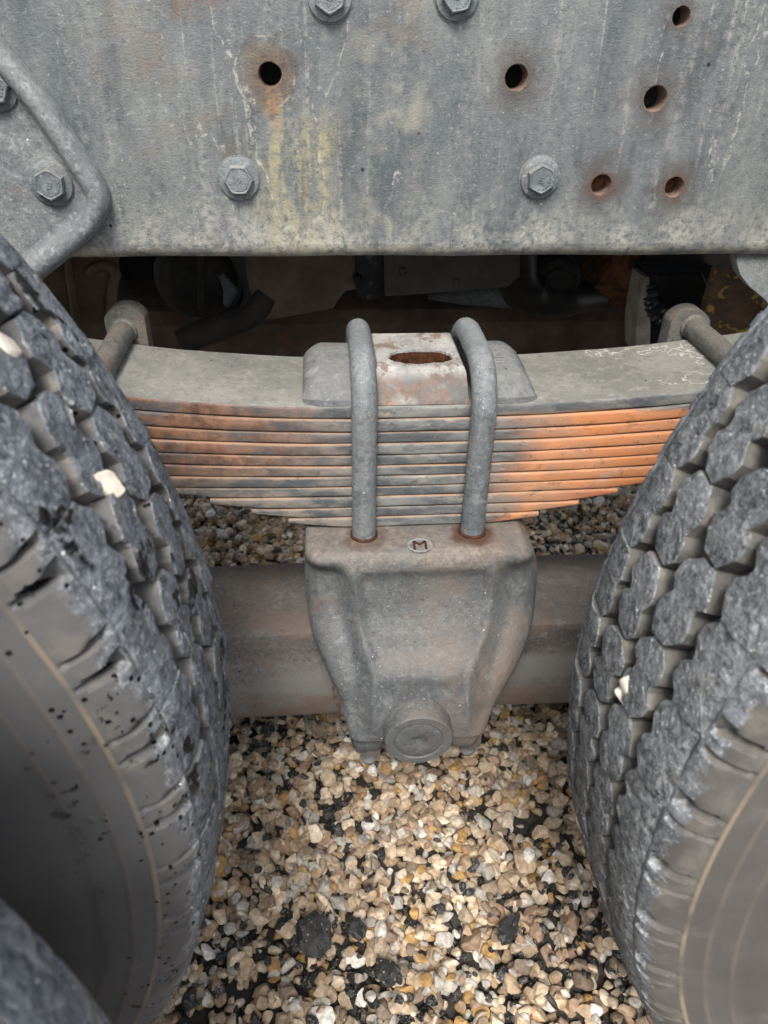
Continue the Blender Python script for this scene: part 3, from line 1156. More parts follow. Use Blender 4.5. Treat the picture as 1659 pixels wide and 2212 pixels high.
def build_block():
    x0, x1 = UX[0] + .0118, UX[1] - .0118
    zt, zb = ZS + .0265, ZS + .0004
    yf, yc, yb = SY0 + .0015, .661, .746
    xc, ycn = (x0 + x1) / 2 + .003, .6835
    rx, ry = .0305, .0170
    b = bmesh.new()
    n = 48
    out = []
    # square boundary points of the top, one per pocket point
    for i in range(n):
        a = 2 * PI * i / n
        dx, dy = math.cos(a), math.sin(a)
        t = min(((x1 - .003 - xc) if dx > 0 else (x0 + .003 - xc)) / dx if abs(dx) > 1e-6 else 9, ((yb - .003 - ycn) if dy > 0 else (yc + .001 - ycn)) / dy if abs(dy) > 1e-6 else 9)
        out.append((xc + dx * t, ycn + dy * t))
    # corners snapped
    cor = [(x1 - .003, yb - .003), (x0 + .003, yb - .003), (x0 + .003, yc + .001), (x1 - .003, yc + .001)]
    for c_ in cor:
        i = min(range(n), key=lambda k: (out[k][0] - c_[0]) ** 2 + (out[k][1] - c_[1]) ** 2)
        out[i] = c_
    rings = [[(p[0], p[1], zt) for p in out]]
    rng = np.random.default_rng(8)
    jit = rng.normal(size=n) * .0006
    for sc, dz in ((1.05, 0), (1.01, -.0008), (.99, -.0030), (.94, -.020)):
        rg = []
        for i in range(n):
            a = 2 * PI * i / n
            cs, sn = math.cos(a), math.sin(a)
            ex = math.copysign(abs(cs) ** .75, cs)
            ey = math.copysign(abs(sn) ** .85, sn)
            rg.append((xc + (rx * sc + jit[i]) * ex, ycn + (ry * sc + jit[i]) * ey, zt + dz))
        rings.append(rg)
    mb = MB()
    mb.loft(rings[:4], True, False, False)
    pw = MB()
    pw.loft(rings[3:], True, False, False)

    # skirts
    def ring2(i0, z, yfr, k):
        pts = []
        for p in out:
            px, py = p
            ux = (px - (x0 + x1) / 2) / ((x1 - x0) / 2 - .003)
            x = (x0 + x1) / 2 + ux * ((x1 - x0) / 2 - k)
            v = (py - yc) / (yb - yc)
            y = yfr + (yb - k - yfr) * max(0, min(1, v))
            pts.append((x, y, z))
        return pts
    mb.loft([rings[0], ring2(0, zt - .0015, yc - .003, .0012), ring2(0, zt - .005, yc - .0075, .0), ring2(0, zb + .004, yf + .0015, 0), ring2(0, zb, yf, 0)], True, False, False)
    o = mb.build('centre_block', MT['block'], pad, 34)
    o.location = -pad.location
    pw.build('pocket_wall', MT['wetrust'], o, 40)  # darkened rust colour makes the shallow pocket look deeply shaded
    # packed rusty dirt in the pocket
    rngd = np.random.default_rng(4)
    db = MB()
    for k in range(16):
        u, w_ = rngd.uniform(-1, 1), rngd.uniform(-1, 1)
        if u * u + w_ * w_ > 1:
            continue
        V, F = stone_template(2, rngd)
        s = rngd.uniform(.004, .0075)
        db.add([(xc + u * rx * .72 + q[0] * s, ycn + w_ * ry * .65 + q[1] * s, zt - .0165 + q[2] * s * .5) for q in V], F.tolist())
    db.lathe_y((xc, ycn, zt - .015), [(-.001, .0001), (.0, .0001)], 4)
    d = db.build('rust_flakes', MT['rust'], o, 30)
    d['kind'] = 'stuff'
    fl = MB()
    fl.add([(xc + rx * math.cos(2 * PI * k / 24), ycn + ry * math.sin(2 * PI * k / 24), zt - .0185) for k in range(24)], [tuple(range(24))])
    fl.build('pocket_floor', MT['rust'], o, 30)


build_block()

# ------------------------------------------------------------------ the two clamping bolts
RB = .01165
for i, ux in enumerate(UX):
    yf, yb = SY0 - RB - .0006, SY1 + RB + .002
    ztop = ZS + .0232 + RB + .0012
    br = .042
    path = [(ux, yf, LV[-1] - .030)]
    for z in np.linspace(LV[-1] - .02, ztop - br, 10):
        path.append((ux, yf, z))
    for k in range(1, 10):
        a = k / 10 * PI / 2
        path.append((ux, yf + br * (1 - math.cos(a)), ztop - br + br * math.sin(a)))
    for y in np.linspace(yf + br, yb - br, 5):
        path.append((ux, y, ztop + .0012 * math.sin((y - yf) / (yb - yf) * PI)))
    for k in range(1, 11):
        a = k / 10 * PI / 2
        path.append((ux, yb - br + br * math.sin(a), ztop - br + br * math.cos(a)))
    path.append((ux, yb, LV[-1] - .03))
    t = thing('u_bolt', ('thick grey U-bolt over the pad, the one beside the plain unmarked lobe', 'thick grey U-bolt over the pad, the one beside the lobe with a cast number')[i],
              'U-bolt', (ux, yf, LV[-1]), 'U-bolts clamping the leaf spring')
    mb = MB()
    mb.tube(path, RB, 24)
    o = mb.build('rod', MT['ubolt'], t, 60)
    o.location = -t.location
    mb = MB()
    cz = LV[-1] + .0008
    rings = []
    for dz, rr in ((-.002, RB * 1.20), (.0006, RB * 1.18), (.0012, RB * 1.08), (.0012, RB * .99)):
        rings.append([(ux + rr * math.cos(2 * PI * k / 28), yf + rr * math.sin(2 * PI * k / 28), cz + dz) for k in range(28)])
    mb.loft(rings, True, False, False)
    o = mb.build('seat_ring', MT['wetrust'], t)
    o.location = -t.location

# ------------------------------------------------------------------ saddle
ZSAD = LV[-1] - .0006
saddle = thing('spring_saddle', 'big dusty cast-iron saddle below the spring with a round cap low in front', 'spring saddle', (SX, .62, .23))
CL = [(*at(757, 1249, .577),), (*at(770, 1349, .566),), (*at(800, 1444, .545),)]
CR = [(*at(1072, 1249, .577),), (*at(1062, 1340, .566),), (*at(1015, 1455, .540),)]


def crease(tab, z):
    zs = [p[1] for p in tab][::-1]
    xs = [p[0] for p in tab][::-1]
    return float(np.interp(z, zs, xs))


def sstep(v, a, b_):
    t = max(0.0, min(1.0, (v - a) / (b_ - a)))
    return t * t * (3 - 2 * t)


def saddle_relief(x, z, xl, xr):
    cl, cr = crease(CL, z), crease(CR, z)
    panel_lo = .349
    inpan = sstep(x, cl + .002, cl + .014) * (1 - sstep(x, cr - .014, cr - .002)) * sstep(z, panel_lo - .006, panel_lo + .010) * (1 - sstep(z, .425, .440))
    d = .0050 * inpan
    fade = 1 - sstep(z, .425, .450)
    low = sstep(z, .262, .30)
    d += .0165 * (1 - sstep(x, cl - .019, cl + .003)) * fade * low
    d += .0120 * sstep(x, cr - .003, cr + .024) * fade * low
    d -= .0022 * (math.exp(-((x - cl - .003) / .0045) ** 2) + math.exp(-((x - cr + .003) / .0045) ** 2)) * fade * low
    # roll below the panel
    d -= .0042 * math.exp(-((z - .341) / .010) ** 2) * sstep(x, cl, cl + .02) * (1 - sstep(x, cr - .02, cr))
    return d


def saddle_ring(z, xl, xr, yf, rc, yb=.742, nf=64):
    pts = []
    for k in range(6):
        pts.append((xl, yb + (yf + rc - yb) * k / 6, z))
    for k in range(10):
        a = PI + k / 10 * PI / 2
        pts.append((xl + rc + rc * math.cos(a), yf + rc + rc * math.sin(a), z))
    for k in range(nf + 1):
        x = xl + rc + (xr - xl - 2 * rc) * k / nf
        pts.append((x, yf, z))
    for k in range(1, 11):
        a = 1.5 * PI + k / 10 * PI / 2
        pts.append((xr - rc + rc * math.cos(a), yf + rc + rc * math.sin(a), z))
    for k in range(1, 7):
        pts.append((xr, yf + rc + (yb - yf - rc) * k / 6, z))
    out = []
    for (x, y, zz) in pts:
        w = 1 - sstep(y, yf + rc * .6, yf + rc * 1.6)
        out.append((x, y + saddle_relief(x, zz, xl, xr) * w, zz))
    return out


ROWS = [(ZSAD, -.0195, .1935, .596, .016), (ZSAD - .0012, -.0205, .1955, .590, .017), (ZSAD - .005, -.0215, .1990, .5845, .019), (.440, -.0222, .2070, .5800, .022),
        (.415, -.0232, .2150, .5765, .026), (.385, -.0230, .2165, .5680, .030), (.357, -.0185, .2110, .5490, .030), (.333, -.0080, .1980, .5320, .027),
        (.310, .0030, .1820, .5215, .022), (.288, .0115, .1680, .5165, .016), (.269, .0165, .1590, .5160, .012)]
rings = [saddle_ring(z, xl, xr, yf, rc) for (z, xl, xr, yf, rc) in lerp_rows(ROWS, 56)]
mb = MB()
mb.loft(rings)
o = mb.build('saddle_body', MT['cast'], saddle, 50)
o.location = -saddle.location
for (xa, xb) in ((.0185, .0560), (.1175, .1575)):
    rings = []
    for z, e, yf in ((.2690, .0015, .529), (.2672, .0010, .5285), (.2660, .0, .5272), (.248, .0002, .5275), (.238, .0018, .5290), (.2330, .0050, .5335), (.2318, .0090, .540)):
        x0, x1, rc_, yb_ = xa + e, xb - e, .013 - e * .5, .60
        pts = [(x0, yb_, z)]
        for k in range(9):
            a_ = PI + k / 8 * PI / 2
            pts.append((x0 + rc_ + rc_ * math.cos(a_), yf + rc_ + rc_ * math.sin(a_), z))
        for k in range(9):
            a_ = 1.5 * PI + k / 8 * PI / 2
            pts.append((x1 - rc_ + rc_ * math.cos(a_), yf + rc_ + rc_ * math.sin(a_), z))
        pts.append((x1, yb_, z))
        rings.append(pts)
    mb = MB()
    mb.loft(rings)
    o = mb.build('lug', MT['cast'], saddle, 40)
    o.location = -saddle.location
cx, cz = at(905, 1602, .50)
mb = MB()
rc = .0347
mb.lathe_y((cx, 0, cz), [(.545, rc * 1.03), (.520, rc * 1.03), (.5180, rc * 1.015), (.5165, rc), (.5035, rc), (.5012, rc * .985), (.5002, rc * .955), (.5000, rc * .90), (.5000, rc * .735),
                         (.5008, rc * .715), (.5012, rc * .69), (.5008, rc * .665), (.5003, rc * .64), (.5002, rc * .22), (.5012, rc * .16), (.5028, rc * .06), (.503, .0001)], 72)
o = mb.build('end_cap', MT['cast'], saddle, 32)
o.location = -saddle.location
for (px, py, yy) in ((797, 1612, .548), (1012, 1596, .552)):
    x, z = at(px, py, yy)
    mb = MB()
    hexr = lambda r, zz: [(x + r * math.cos(PI / 3 * k + .3), yy + r * math.sin(PI / 3 * k + .3), zz) for k in range(6)]
    mb.loft([hexr(.0150, .2335), hexr(.0155, .232), hexr(.0155, .2205), hexr(.0135, .2185)])
    rr = lambda r, zz: [(x + r * math.cos(PI / 8 * k), yy + r * math.sin(PI / 8 * k), zz) for k in range(16)]
    st = [rr(.0092, .225)]
    for k in range(7):
        zz = .2185 - k * .0022
        st += [rr(.0092, zz), rr(.0083, zz - .0011)]
    st += [rr(.0078, .2015)]
    mb.loft(st)
    o = mb.build('stud_nut', MT['cast'], saddle, 30)
    o.location = -saddle.location

# oval foundry mark: a letter M inside a shallow ring
ex, ey = at_ground(907, 1178, ZSAD)
mb = MB()
n = 40
rings = []
for k_, dz in ((1.0, -.0002), (.97, .0007), (.90, .0010), (.82, .0006), (.78, -.0002)):
    rings.append([(ex + .0128 * k_ * math.cos(2 * PI * k / n), ey + .0115 * k_ * math.sin(2 * PI * k / n), ZSAD + dz) for k in range(n)])
mb.loft(rings, True, False, False)


def stroke(a, b_, w):
    a, b_ = Vector(a), Vector(b_)
    d = (b_ - a).normalized()
    s = Vector((-d.y, d.x)) * w
    a, b_ = a - d * w * .3, b_ + d * w * .3
    q = [a + s, b_ + s, b_ - s, a - s]
    mb.loft([[(ex + p.x, ey + p.y, ZSAD - .0003) for p in q], [(ex + p.x, ey + p.y, ZSAD + .0011) for p in q]])


o = mb.build('foundry_mark', MT['hanger'], saddle, 30)
o.location = -saddle.location
mb = MB()
for a, b_ in (((-.0056, -.0058), (-.0056, .0058)), ((.0056, -.0058), (.0056, .0058)), ((-.0056, .0056), (0, .0006)), ((0, .0006), (.0056, .0056))):
    stroke(a, b_, .0010)
letter = mb.build('letter', MT['wetrust'], o, 30)
# ------------------------------------------------------------------ equalizer beam behind the saddle
beam = thing('equalizer_beam', 'long dark walking beam running behind the saddle from wheel to wheel', 'walking beam', (SX, .69, .2))
mb = MB()
rings = []
for x in np.linspace(-.62, .80, 60):
    d = abs(x - SX)
    zc = -.055 * d * d
    tl = .012 * d
    yo = 0
    sec = [(.785, .268), (.778, .300), (.768, .3055), (.720, .3105), (.676, .3135), (.640, .3140), (.6335, .3120), (.6315, .3050), (.6325, .285), (.6290, .268), (.6240, .248), (.6215, .225),
           (.6235, .200), (.630, .186), (.646, .180), (.74, .180), (.775, .20)]
    rings.append([(x, y, z + zc + .0006 * math.sin(x * 41 + y * 90)) for y, z in sec])
mb.loft(rings)
o = mb.build('beam_body', MT['beam'], beam, 42)
o.location = -beam.location
mb = MB()
q = [at(a, b_, .60) for a, b_ in ((716, 1468), (726, 1462), (748, 1500), (752, 1545), (738, 1532), (722, 1505))]
mb.prism_y(q, .590, .628, .003)
o = mb.build('stop_lug', MT['hole'], beam, 40)
o.location = -beam.location

# ------------------------------------------------------------------ spring end pins
for k, (cx_, cz_, w, lab, outl) in enumerate((
        (*at(268, 714, .76), .0385, 'rusty round pin with a domed head plate at the rust-brown spring end', (228, 316, 660, 748)),
        (*at(1494, 705, .76), .036, 'grey-green round pin with a domed head plate at the orange spring end', (1446, 1531, 667, 748)))):
    t = thing('spring_end_pin', lab, 'spring pin', (cx_, .76, cz_ - .03), 'pins at the ends of the leaf spring')
    x0, zt_ = at(outl[0], 700, .76)[0], at((outl[0] + outl[1]) / 2, outl[2], .76)[1]
    x1 = at(outl[1], 700, .76)[0]
    zb_ = at(outl[0], outl[3], .76)[1] - .03
    mid_, hw = (x0 + x1) / 2, (x1 - x0) / 2
    q = [(x0, zb_), (x0, zt_ - hw * .72)]
    rr_ = hw * 1.12
    zc_ = zt_ - rr_
    a0 = math.acos(hw / rr_)
    for i in range(15):
        a = PI - a0 - (PI - 2 * a0) * i / 14
        q.append((mid_ + rr_ * math.cos(a), zc_ + rr_ * math.sin(a)))
    q += [(x1, zt_ - hw * .72), (x1, zb_)]
    mb = MB()
    mb.prism_y(q, .757, .778, .0012)
    o = mb.build('head_plate', MT['pin'], t, 40)
    o.location = -t.location
    mb = MB()
    mb.tube([(cx_, .765, cz_), (cx_, .70, cz_ + .0003), (cx_, .62, cz_ - .0002), (cx_, .53, cz_), (cx_, .44, cz_)], [.0116, .0118, .0116, .0118, .0116], 28)
    mb.lathe_y((cx_, .757, cz_), [(.001, .0142), (-.0012, .0138), (-.0030, .0124), (-.0034, .0116)], 28)
    o = mb.build('pin_shaft', MT['pin'], t, 50)
    o.location = -t.location

# ------------------------------------------------------------------ tyres
RT = .530
PITCH_N = 60
ROWP = 2 * PI * RT / PITCH_N
TREAD_H = .0740
AX = TREAD_H / .0875


def crown(a):
    return RT - .0045 * (a / TREAD_H) ** 2 - .006 * max(0, (abs(a) - .058) / .0185) ** 2


def wrap(t, a, h):
    a *= AX
    r = crown(a) + h
    p = t / RT
    return (r * math.cos(p), a, r * math.sin(p))


def resample(poly, step=.0042):
    """outline cut into short pieces, corners kept"""
    P = [Vector(p) for p in poly]
    out = []
    for i in range(len(P)):
        a, b_ = P[i], P[(i + 1) % len(P)]
        k = max(1, round((b_ - a).length / step))
        out += [a.lerp(b_, q / k) for q in range(k)]
    return out


def lump_block(mb, poly, rng, depth=.0150, flare=.0018):
    base = resample(poly)
    n = len(base)
    c_ = sum(base, Vector((0, 0))) / n
    base = [p + Vector((rng.normal(), rng.normal())) * .00024 for p in base]

    def off(d):
        o_ = []
        for i in range(n):
            tn = (base[(i + 1) % n] - base[i - 1]).normalized()
            o_.append(base[i] + Vector((tn.y, -tn.x)) * d * osg)
        return o_
    area = sum(base[i - 1].x * base[i].y - base[i].x * base[i - 1].y for i in range(n))
    osg = 1 if area > 0 else -1
    tilt = (rng.normal() * .03, rng.normal() * .02)
    hz = lambda p: tilt[0] * (p.x - c_.x) + tilt[1] * (p.y - c_.y)
    chip = [max(0, rng.normal() * .0007 - .0002) for _ in range(n)]
    for _ in range(2):
        k = int(rng.integers(0, n))
        for d_, a_ in ((-2, .3), (-1, .8), (0, 1), (1, .8), (2, .3)):
            chip[(k + d_) % n] += .0026 * a_ * rng.uniform(.4, 1)
    rings = [[wrap(p.x, p.y, -depth) for p in off(flare)],
             [wrap(p.x, p.y, -depth * .5) for p in off(flare * .35)],
             [wrap(p.x, p.y, hz(p) - .0007 - ch) for p, ch in zip(off(0), chip)]]
    mb.loft(rings, True, False, False, 1)
    r3 = rings[-1]
    r4 = [wrap(p.x, p.y, hz(p) - .0001 - ch * .5) for p, ch in zip(off(-.0006), chip)]
    r5 = [wrap(p.x, p.y, hz(p) + rng.normal() * .0004) for p in off(-.0028)]
    r6 = [wrap(*(c_ + (p - c_) * .5), hz(p) * .5 + rng.normal() * .0004) for p in base]
    mb.loft([r3, r4, r5, r6], True, False, True, 0)


def tread_meshes(mats):
    """variants of one block for each of the four rows"""
    out = []
    rng = np.random.default_rng(21)
    for row in range(4):
        vs = []
        for v in range(5):
            mb = MB()
            j = lambda s=.0008: rng.normal() * s
            if row in (1, 2):
                ac = -.0215 if row == 1 else .0215
                m_ = 1 if row == 1 else -1
                pl = [(-.0266, -.0085), (-.0180, -.0182), (-.0095, -.0190), (-.0030, -.0130), (.0012, -.0122), (.0075, -.0190), (.0165, -.0180), (.0266, -.0070),
                      (.0266, .0085), (.0180, .0182), (.0095, .0190), (.0030, .0130), (-.0012, .0122), (-.0075, .0190), (-.0165, .0180), (-.0266, .0070)]
                lump_block(mb, [(t * 1.0 + j(), ac + m_ * a + j()) for t, a in pl], rng)
            else:
                s = -1 if row == 0 else 1
                pl = [(-.0278, .0872), (-.0278, .0555), (-.0190, .0470), (-.0095, .0462), (-.0030, .0522), (.0012, .0528), (.0075, .0464), (.0170, .0470), (.0262, .0555), (.0278, .0556), (.0278, .0872)]
                lump_block(mb, [(t + (j(.0003) if abs(t) < .027 else 0), s * (a + (j() if a < .08 and abs(t) < .027 else 0))) for t, a in pl], rng, depth=.0150)
            me = bpy.data.meshes.new('tread_block')
            me.from_pydata(mb.v, [], mb.f)
            for mm in mats:
                me.materials.append(mm)
            me.polygons.foreach_set('material_index', mb.mi)
            b = bmesh.new()
            b.from_mesh(me)
            bmesh.ops.recalc_face_normals(b, faces=b.faces)
            b.to_mesh(me)
            b.free()
            smooth(me, 30)
            vs.append(me)
        out.append(vs)
    return out


def carcass_mesh(mat):
    prof = [(0, .5155), (.030, .5153), (.050, .5135), (.062, .5120), (.0660, .5150), (.0688, .5205), (.0705, .5223), (.0725, .5228), (.0745, .5224), (.0768, .5216), (.0795, .5203), (.0820, .5187), (.0842, .5168), (.0862, .5144),
            (.0880, .5118), (.0893, .5092), (.0904, .5064), (.0912, .5040), (.0919, .5018), (.0924, .5005), (.0921, .4995), (.0926, .497), (.0936, .4935), (.0952, .4880), (.0958, .4866), (.0956, .4855),
            (.0964, .482), (.0984, .4735), (.0990, .4712), (.0988, .4698), (.1008, .463), (.1030, .452), (.1050, .440), (.1072, .424), (.1084, .410), (.1088, .395), (.1082, .375), (.1045, .348), (.097, .318), (.090, .298), (.080, .290)]
    NA = 1440
    rows = [(-a, r) for a, r in prof[::-1]] + prof[1:]
    A = np.array([p[0] for p in rows])
    Rr_ = np.array([p[1] for p in rows])
    ang = np.arange(NA) * 2 * PI / NA
    ph = (ang / (2 * PI) * PITCH_N) % 1.0
    # lens-shaped cuts in the shoulder, one wide and one thin for each block
    arc = np.clip((np.abs(A) - .0750) / .0168, 0, 1)          # 0 at the tread, 1 at the tan line
    wid = .115 - .080 * arc ** 1.3
    cut = np.clip((1 - np.abs(ph - .5)[:, None] / wid[None, :]) * 2.6, 0, 1)
    cut = np.maximum(cut, .7 * np.clip((1 - np.abs(ph - .80)[:, None] / (wid * .5)[None, :]) * 2.6, 0, 1))
    zone = np.clip((.0918 - np.abs(A)) / .0025, 0, 1) * np.clip((np.abs(A) - .0755) / .003, 0, 1)
    depth = cut * zone[None, :]
    AA = A[None, :] - np.sign(A)[None, :] * depth * .0105
    RR = np.repeat(Rr_[None, :], NA, 0) - depth * .0065
    V = np.stack([RR * np.cos(ang)[:, None], AA, RR * np.sin(ang)[:, None]], 2).reshape(-1, 3)
    n = len(rows)
    F = []
    for i in range(NA):
        k = (i + 1) % NA
        for j in range(n - 1):
            F.append((i * n + j, i * n + j + 1, k * n + j + 1, k * n + j))
    me = bpy.data.meshes.new('carcass')
    me.from_pydata(V.tolist(), [], F)
    me.materials.append(mat)
    ca = me.attributes.new('cut', 'FLOAT', 'POINT')
    ca.data.foreach_set('value', np.ascontiguousarray(depth, dtype=np.float32).ravel())
    b = bmesh.new()
    b.from_mesh(me)
    bmesh.ops.recalc_face_normals(b, faces=b.faces)
    b.to_mesh(me)
    b.free()
    smooth(me, 45)
    return me


rim_b = MB()
rim_b.lathe_y((0, 0, 0), [(-.105, .286), (-.100, .296), (-.092, .290), (-.085, .280), (-.02, .268), (.06, .272), (.090, .290), (.098, .296), (.103, .286), (.05, .262), (.0, .20), (-.01, .10), (-.01, .0001)], 64)
rim_o = rim_b.build('rim', MT['dull'], None, 35)
RIM = rim_o.data
bpy.data.objects.remove(rim_o)


def tyre(label, x, yc, phase, blocks, carc, seed, only=None):
    t = thing('truck_tyre', label, 'truck tyre', (x, yc, -.004), 'dual tyres of the two axles')
    o = link('carcass', carc, t, (0, 0, TZ + .004))
    o.rotation_euler = (0, phase, 0)
    link('rim', RIM, t, (0, 0, TZ + .004))
    rng = np.random.default_rng(seed)
    for row in range(4):
        for k in range(PITCH_N):
            th = phase + 2 * PI * (k + (.5 if row in (0, 2) else 0) + (.25 if row in (0, 3) else 0)) / PITCH_N
            b = link('tread_block', blocks[row][int(rng.integers(0, 5))], t, (0, 0, TZ + .004))
            b.rotation_euler = (0, th, 0)
    return t


TYL, TYR = .340, .310          # the two axles do not sit quite square to the rail
TYO = .056
MT['wall_l'] = mat_sidewall('sidewall_wet', (.098, .097, .098), True, TYL, XL)
MT['wall_r'] = mat_sidewall('sidewall_dry', (.094, .088, .082), False, TYR, XR)
BL = tread_meshes([MT['top_l'], MT['side_l']])
BR = tread_meshes([MT['top_r'], MT['side_r']])
KL = carcass_mesh(MT['wall_l'])
KR = carcass_mesh(MT['wall_r'])
MT['wall_o'] = mat_sidewall('sidewall_outer', (.118, .112, .110), True, TYO, XL, .020)
KO = carcass_mesh(MT['wall_o'])
tyre('worn bluish tyre with water drops, its knobbly tread facing the rust-brown spring end', XL, TYL, .01, BL, KL, 1)
tyre('dry worn tyre with pebbles in its tread, facing the orange spring end', XR, TYR, .03, BR, KR, 2)
tyre('very close blurred outer tyre, only its shoulder showing in the bottom corner', XL, TYO, .045, BL, KO, 3)


def on_tread(px, py, xc, rad):
    """where the view ray meets the tyre's running surface"""
    r = ray(px, py)
    ox, oz = -xc, CAM_H - TZ
    a = r.x ** 2 + r.z ** 2
    b_ = 2 * (ox * r.x + oz * r.z)
    c_ = ox ** 2 + oz ** 2 - rad ** 2
    d = b_ * b_ - 4 * a * c_
    if d < 0:
        return None
    t = (-b_ - math.sqrt(d)) / (2 * a)
    return C_LOC + r * t


for (px, py, xc, s, lab) in ((221, 1046, XL, (.0095, .0075, .0095), 'cream pebble wedged in a groove of the bluish wet tyre'),
                             (2, 752, XL, (.008, .007, .009), 'white pebble cut by the picture edge, stuck in the wet tread'),
                             (1363, 1478, XR, (.0065, .006, .008), 'upper of two pale stone chips wedged in the dry tread'),
                             (1350, 1503, XR, (.0055, .006, .006), 'lower of two pale stone chips wedged in the dry tread')):
    p = on_tread(px, py, xc, RT - .004)
    if p is not None:
        o = lump('pebble', p, s, int(px), MT['pebble'], .4, 3, .006)
        tag(o, lab, 'pebble', 'pebbles stuck in the tyre treads')

# ------------------------------------------------------------------ under the chassis, behind the spring
t = thing('axle_beam', 'dark rusty axle beam crossing the shadow behind the spring clamp', 'axle', (SX, 1.2, .3))
mb = MB()
rings = []
for x in np.linspace(-1.2, 1.5, 12):
    sec = [(1.16, .33), (1.15, .35), (1.15, .475), (1.165, .492), (1.20, .498), (1.30, .498), (1.33, .48), (1.33, .34)]
    rings.append([(x, y, z) for y, z in sec])
mb.loft(rings)
o = mb.build('axle_tube', MT['brown'], t, 35)
o.location = -t.location
mb = MB()
rings = []
for x in np.linspace(.02, .62, 9):
    rings.append([(x, 1.10 + y, .405 + z + (x - .1) * .01) for y, z in ((0, 0), (0, .012), (.07, .02), (.07, 0))])
mb.loft(rings)
o = mb.build('cover_ledge', MT['brown'], t, 35)
o.location = -t.location


def dark_part(name, label, cat, outline, Y, depth, mat, ch=.004):
    q = [at(a, b_, Y) for a, b_ in outline]
    t_ = thing(name, label, cat, (sum(p[0] for p in q) / len(q), Y, min(p[1] for p in q)))
    mb_ = MB()
    mb_.prism_y(q, Y, Y + depth, ch)
    o_ = mb_.build('housing', mat, t_, 30)
    o_.location = -t_.location
    return t_


def add(t_, mb_, name, mat, ang=40):
    o_ = mb_.build(name, mat, t_, ang)
    o_.location = -t_.location
    return o_


t = dark_part('gearbox_housing', 'dusty grey-brown sloping housing in the shadow beside the round brake chamber', 'housing',
              [(522, 470), (524, 575), (535, 640), (560, 694), (600, 690), (720, 668), (738, 640), (750, 628), (828, 618), (832, 470)], .98, .14, MT['brown'])
mb = MB()
q = [at(a, b_, .965) for a, b_ in ((768, 470), (770, 640), (800, 650), (830, 640), (826, 470))]
mb.prism_y(q, .962, 1.0, .003)
x, z = at(772, 600, .96)
mb.lathe_y((x, .955, z), [(.01, .006), (-.003, .006), (-.006, .004)], 12)
add(t, mb, 'strap', MT['black'])
t = dark_part('support_plate', 'flat dark support plate hanging under the rail above the spring clamp', 'plate',
              [(830, 480), (832, 642), (870, 640), (1100, 622), (1125, 600), (1125, 480)], .93, .02, MT['dull'])
for (px, py) in ((985, 608), (870, 585)):
    mb = MB()
    x, z = at(px, py, .93)
    mb.lathe_y((x, .93, z), [(.002, .005), (-.004, .005), (-.006, .003)], 12)
    add(t, mb, 'rivet', MT['dull'])

# brake chamber
bx, bz = at(426, 612, 1.0)
t = thing('brake_chamber', 'round black brake chamber in the dark behind the rail', 'brake chamber', (bx, 1.0, bz - .06))
mb = MB()
mb.lathe_y((bx, 1.0, bz), [(.12, .052), (.03, .052), (.012, .050), (.004, .044), (-.004, .030), (-.006, .0001)], 48)
add(t, mb, 'canister', MT['murk'])
mb = MB()
mb.lathe_y((bx, 1.0, bz), [(.030, .056), (.022, .058), (.014, .056), (.014, .050)], 48)
add(t, mb, 'clamp_band', MT['dull'])
mb = MB()
mb.tube([(bx + .012, .998, bz + .05), (bx + .008, .988, bz + .01), (bx + .004, .990, bz - .03)], .006, 10)
add(t, mb, 'rib', MT['murk'])
mb = MB()
x0, z0 = at(478, 590, .99)
x1, z1 = at(490, 655, .99)
mb.tube([(x0, .985, z0), ((x0 + x1) / 2 + .01, .98, (z0 + z1) / 2), (x1, .985, z1)], [.004, .010, .005], 10)
add(t, mb, 'bright_clip', MT['ubolt'])
t = dark_part('frame_bracket', 'dark curved bracket between the brake chamber and the sloping housing', 'bracket',
              [(498, 480), (500, 560), (524, 600), (528, 640), (515, 672), (496, 690), (540, 700), (552, 690), (532, 600), (530, 480)], .97, .05, MT['black'])
# hose
t = thing('air_hose', 'thick black hose sagging below the round brake chamber', 'hose', (at(470, 720, .95)[0], .95, at(470, 740, .95)[1]))
mb = MB()
pts = [(390, 742), (430, 728), (480, 715), (540, 695), (570, 660)]
mb.tube(spline([(at(a, b_, .95)[0], .95 + .01 * i, at(a, b_, .95)[1]) for i, (a, b_) in enumerate(pts)], 6), .017, 16)
add(t, mb, 'tube', MT['murk'])
# folded plate at the far left
t = dark_part('heat_shield', 'folded brown sheet bracket in the dark beside the wet tyre', 'bracket',
              [(60, 480), (62, 760), (246, 760), (252, 480)], .92, .02, MT['brown'])
mb = MB()
pts = [(196, 590), (206, 578), (232, 572), (250, 588), (244, 625), (240, 700)]
mb.tube(spline([(at(a, b_, .915)[0], .912, at(a, b_, .915)[1]) for a, b_ in pts], 6), .006, 10)
pts = [(146, 480), (150, 580), (158, 640), (165, 690)]
mb.tube(spline([(at(a, b_, .915)[0], .914, at(a, b_, .915)[1]) for a, b_ in pts], 5), .005, 10)
add(t, mb, 'fold', MT['brown'])

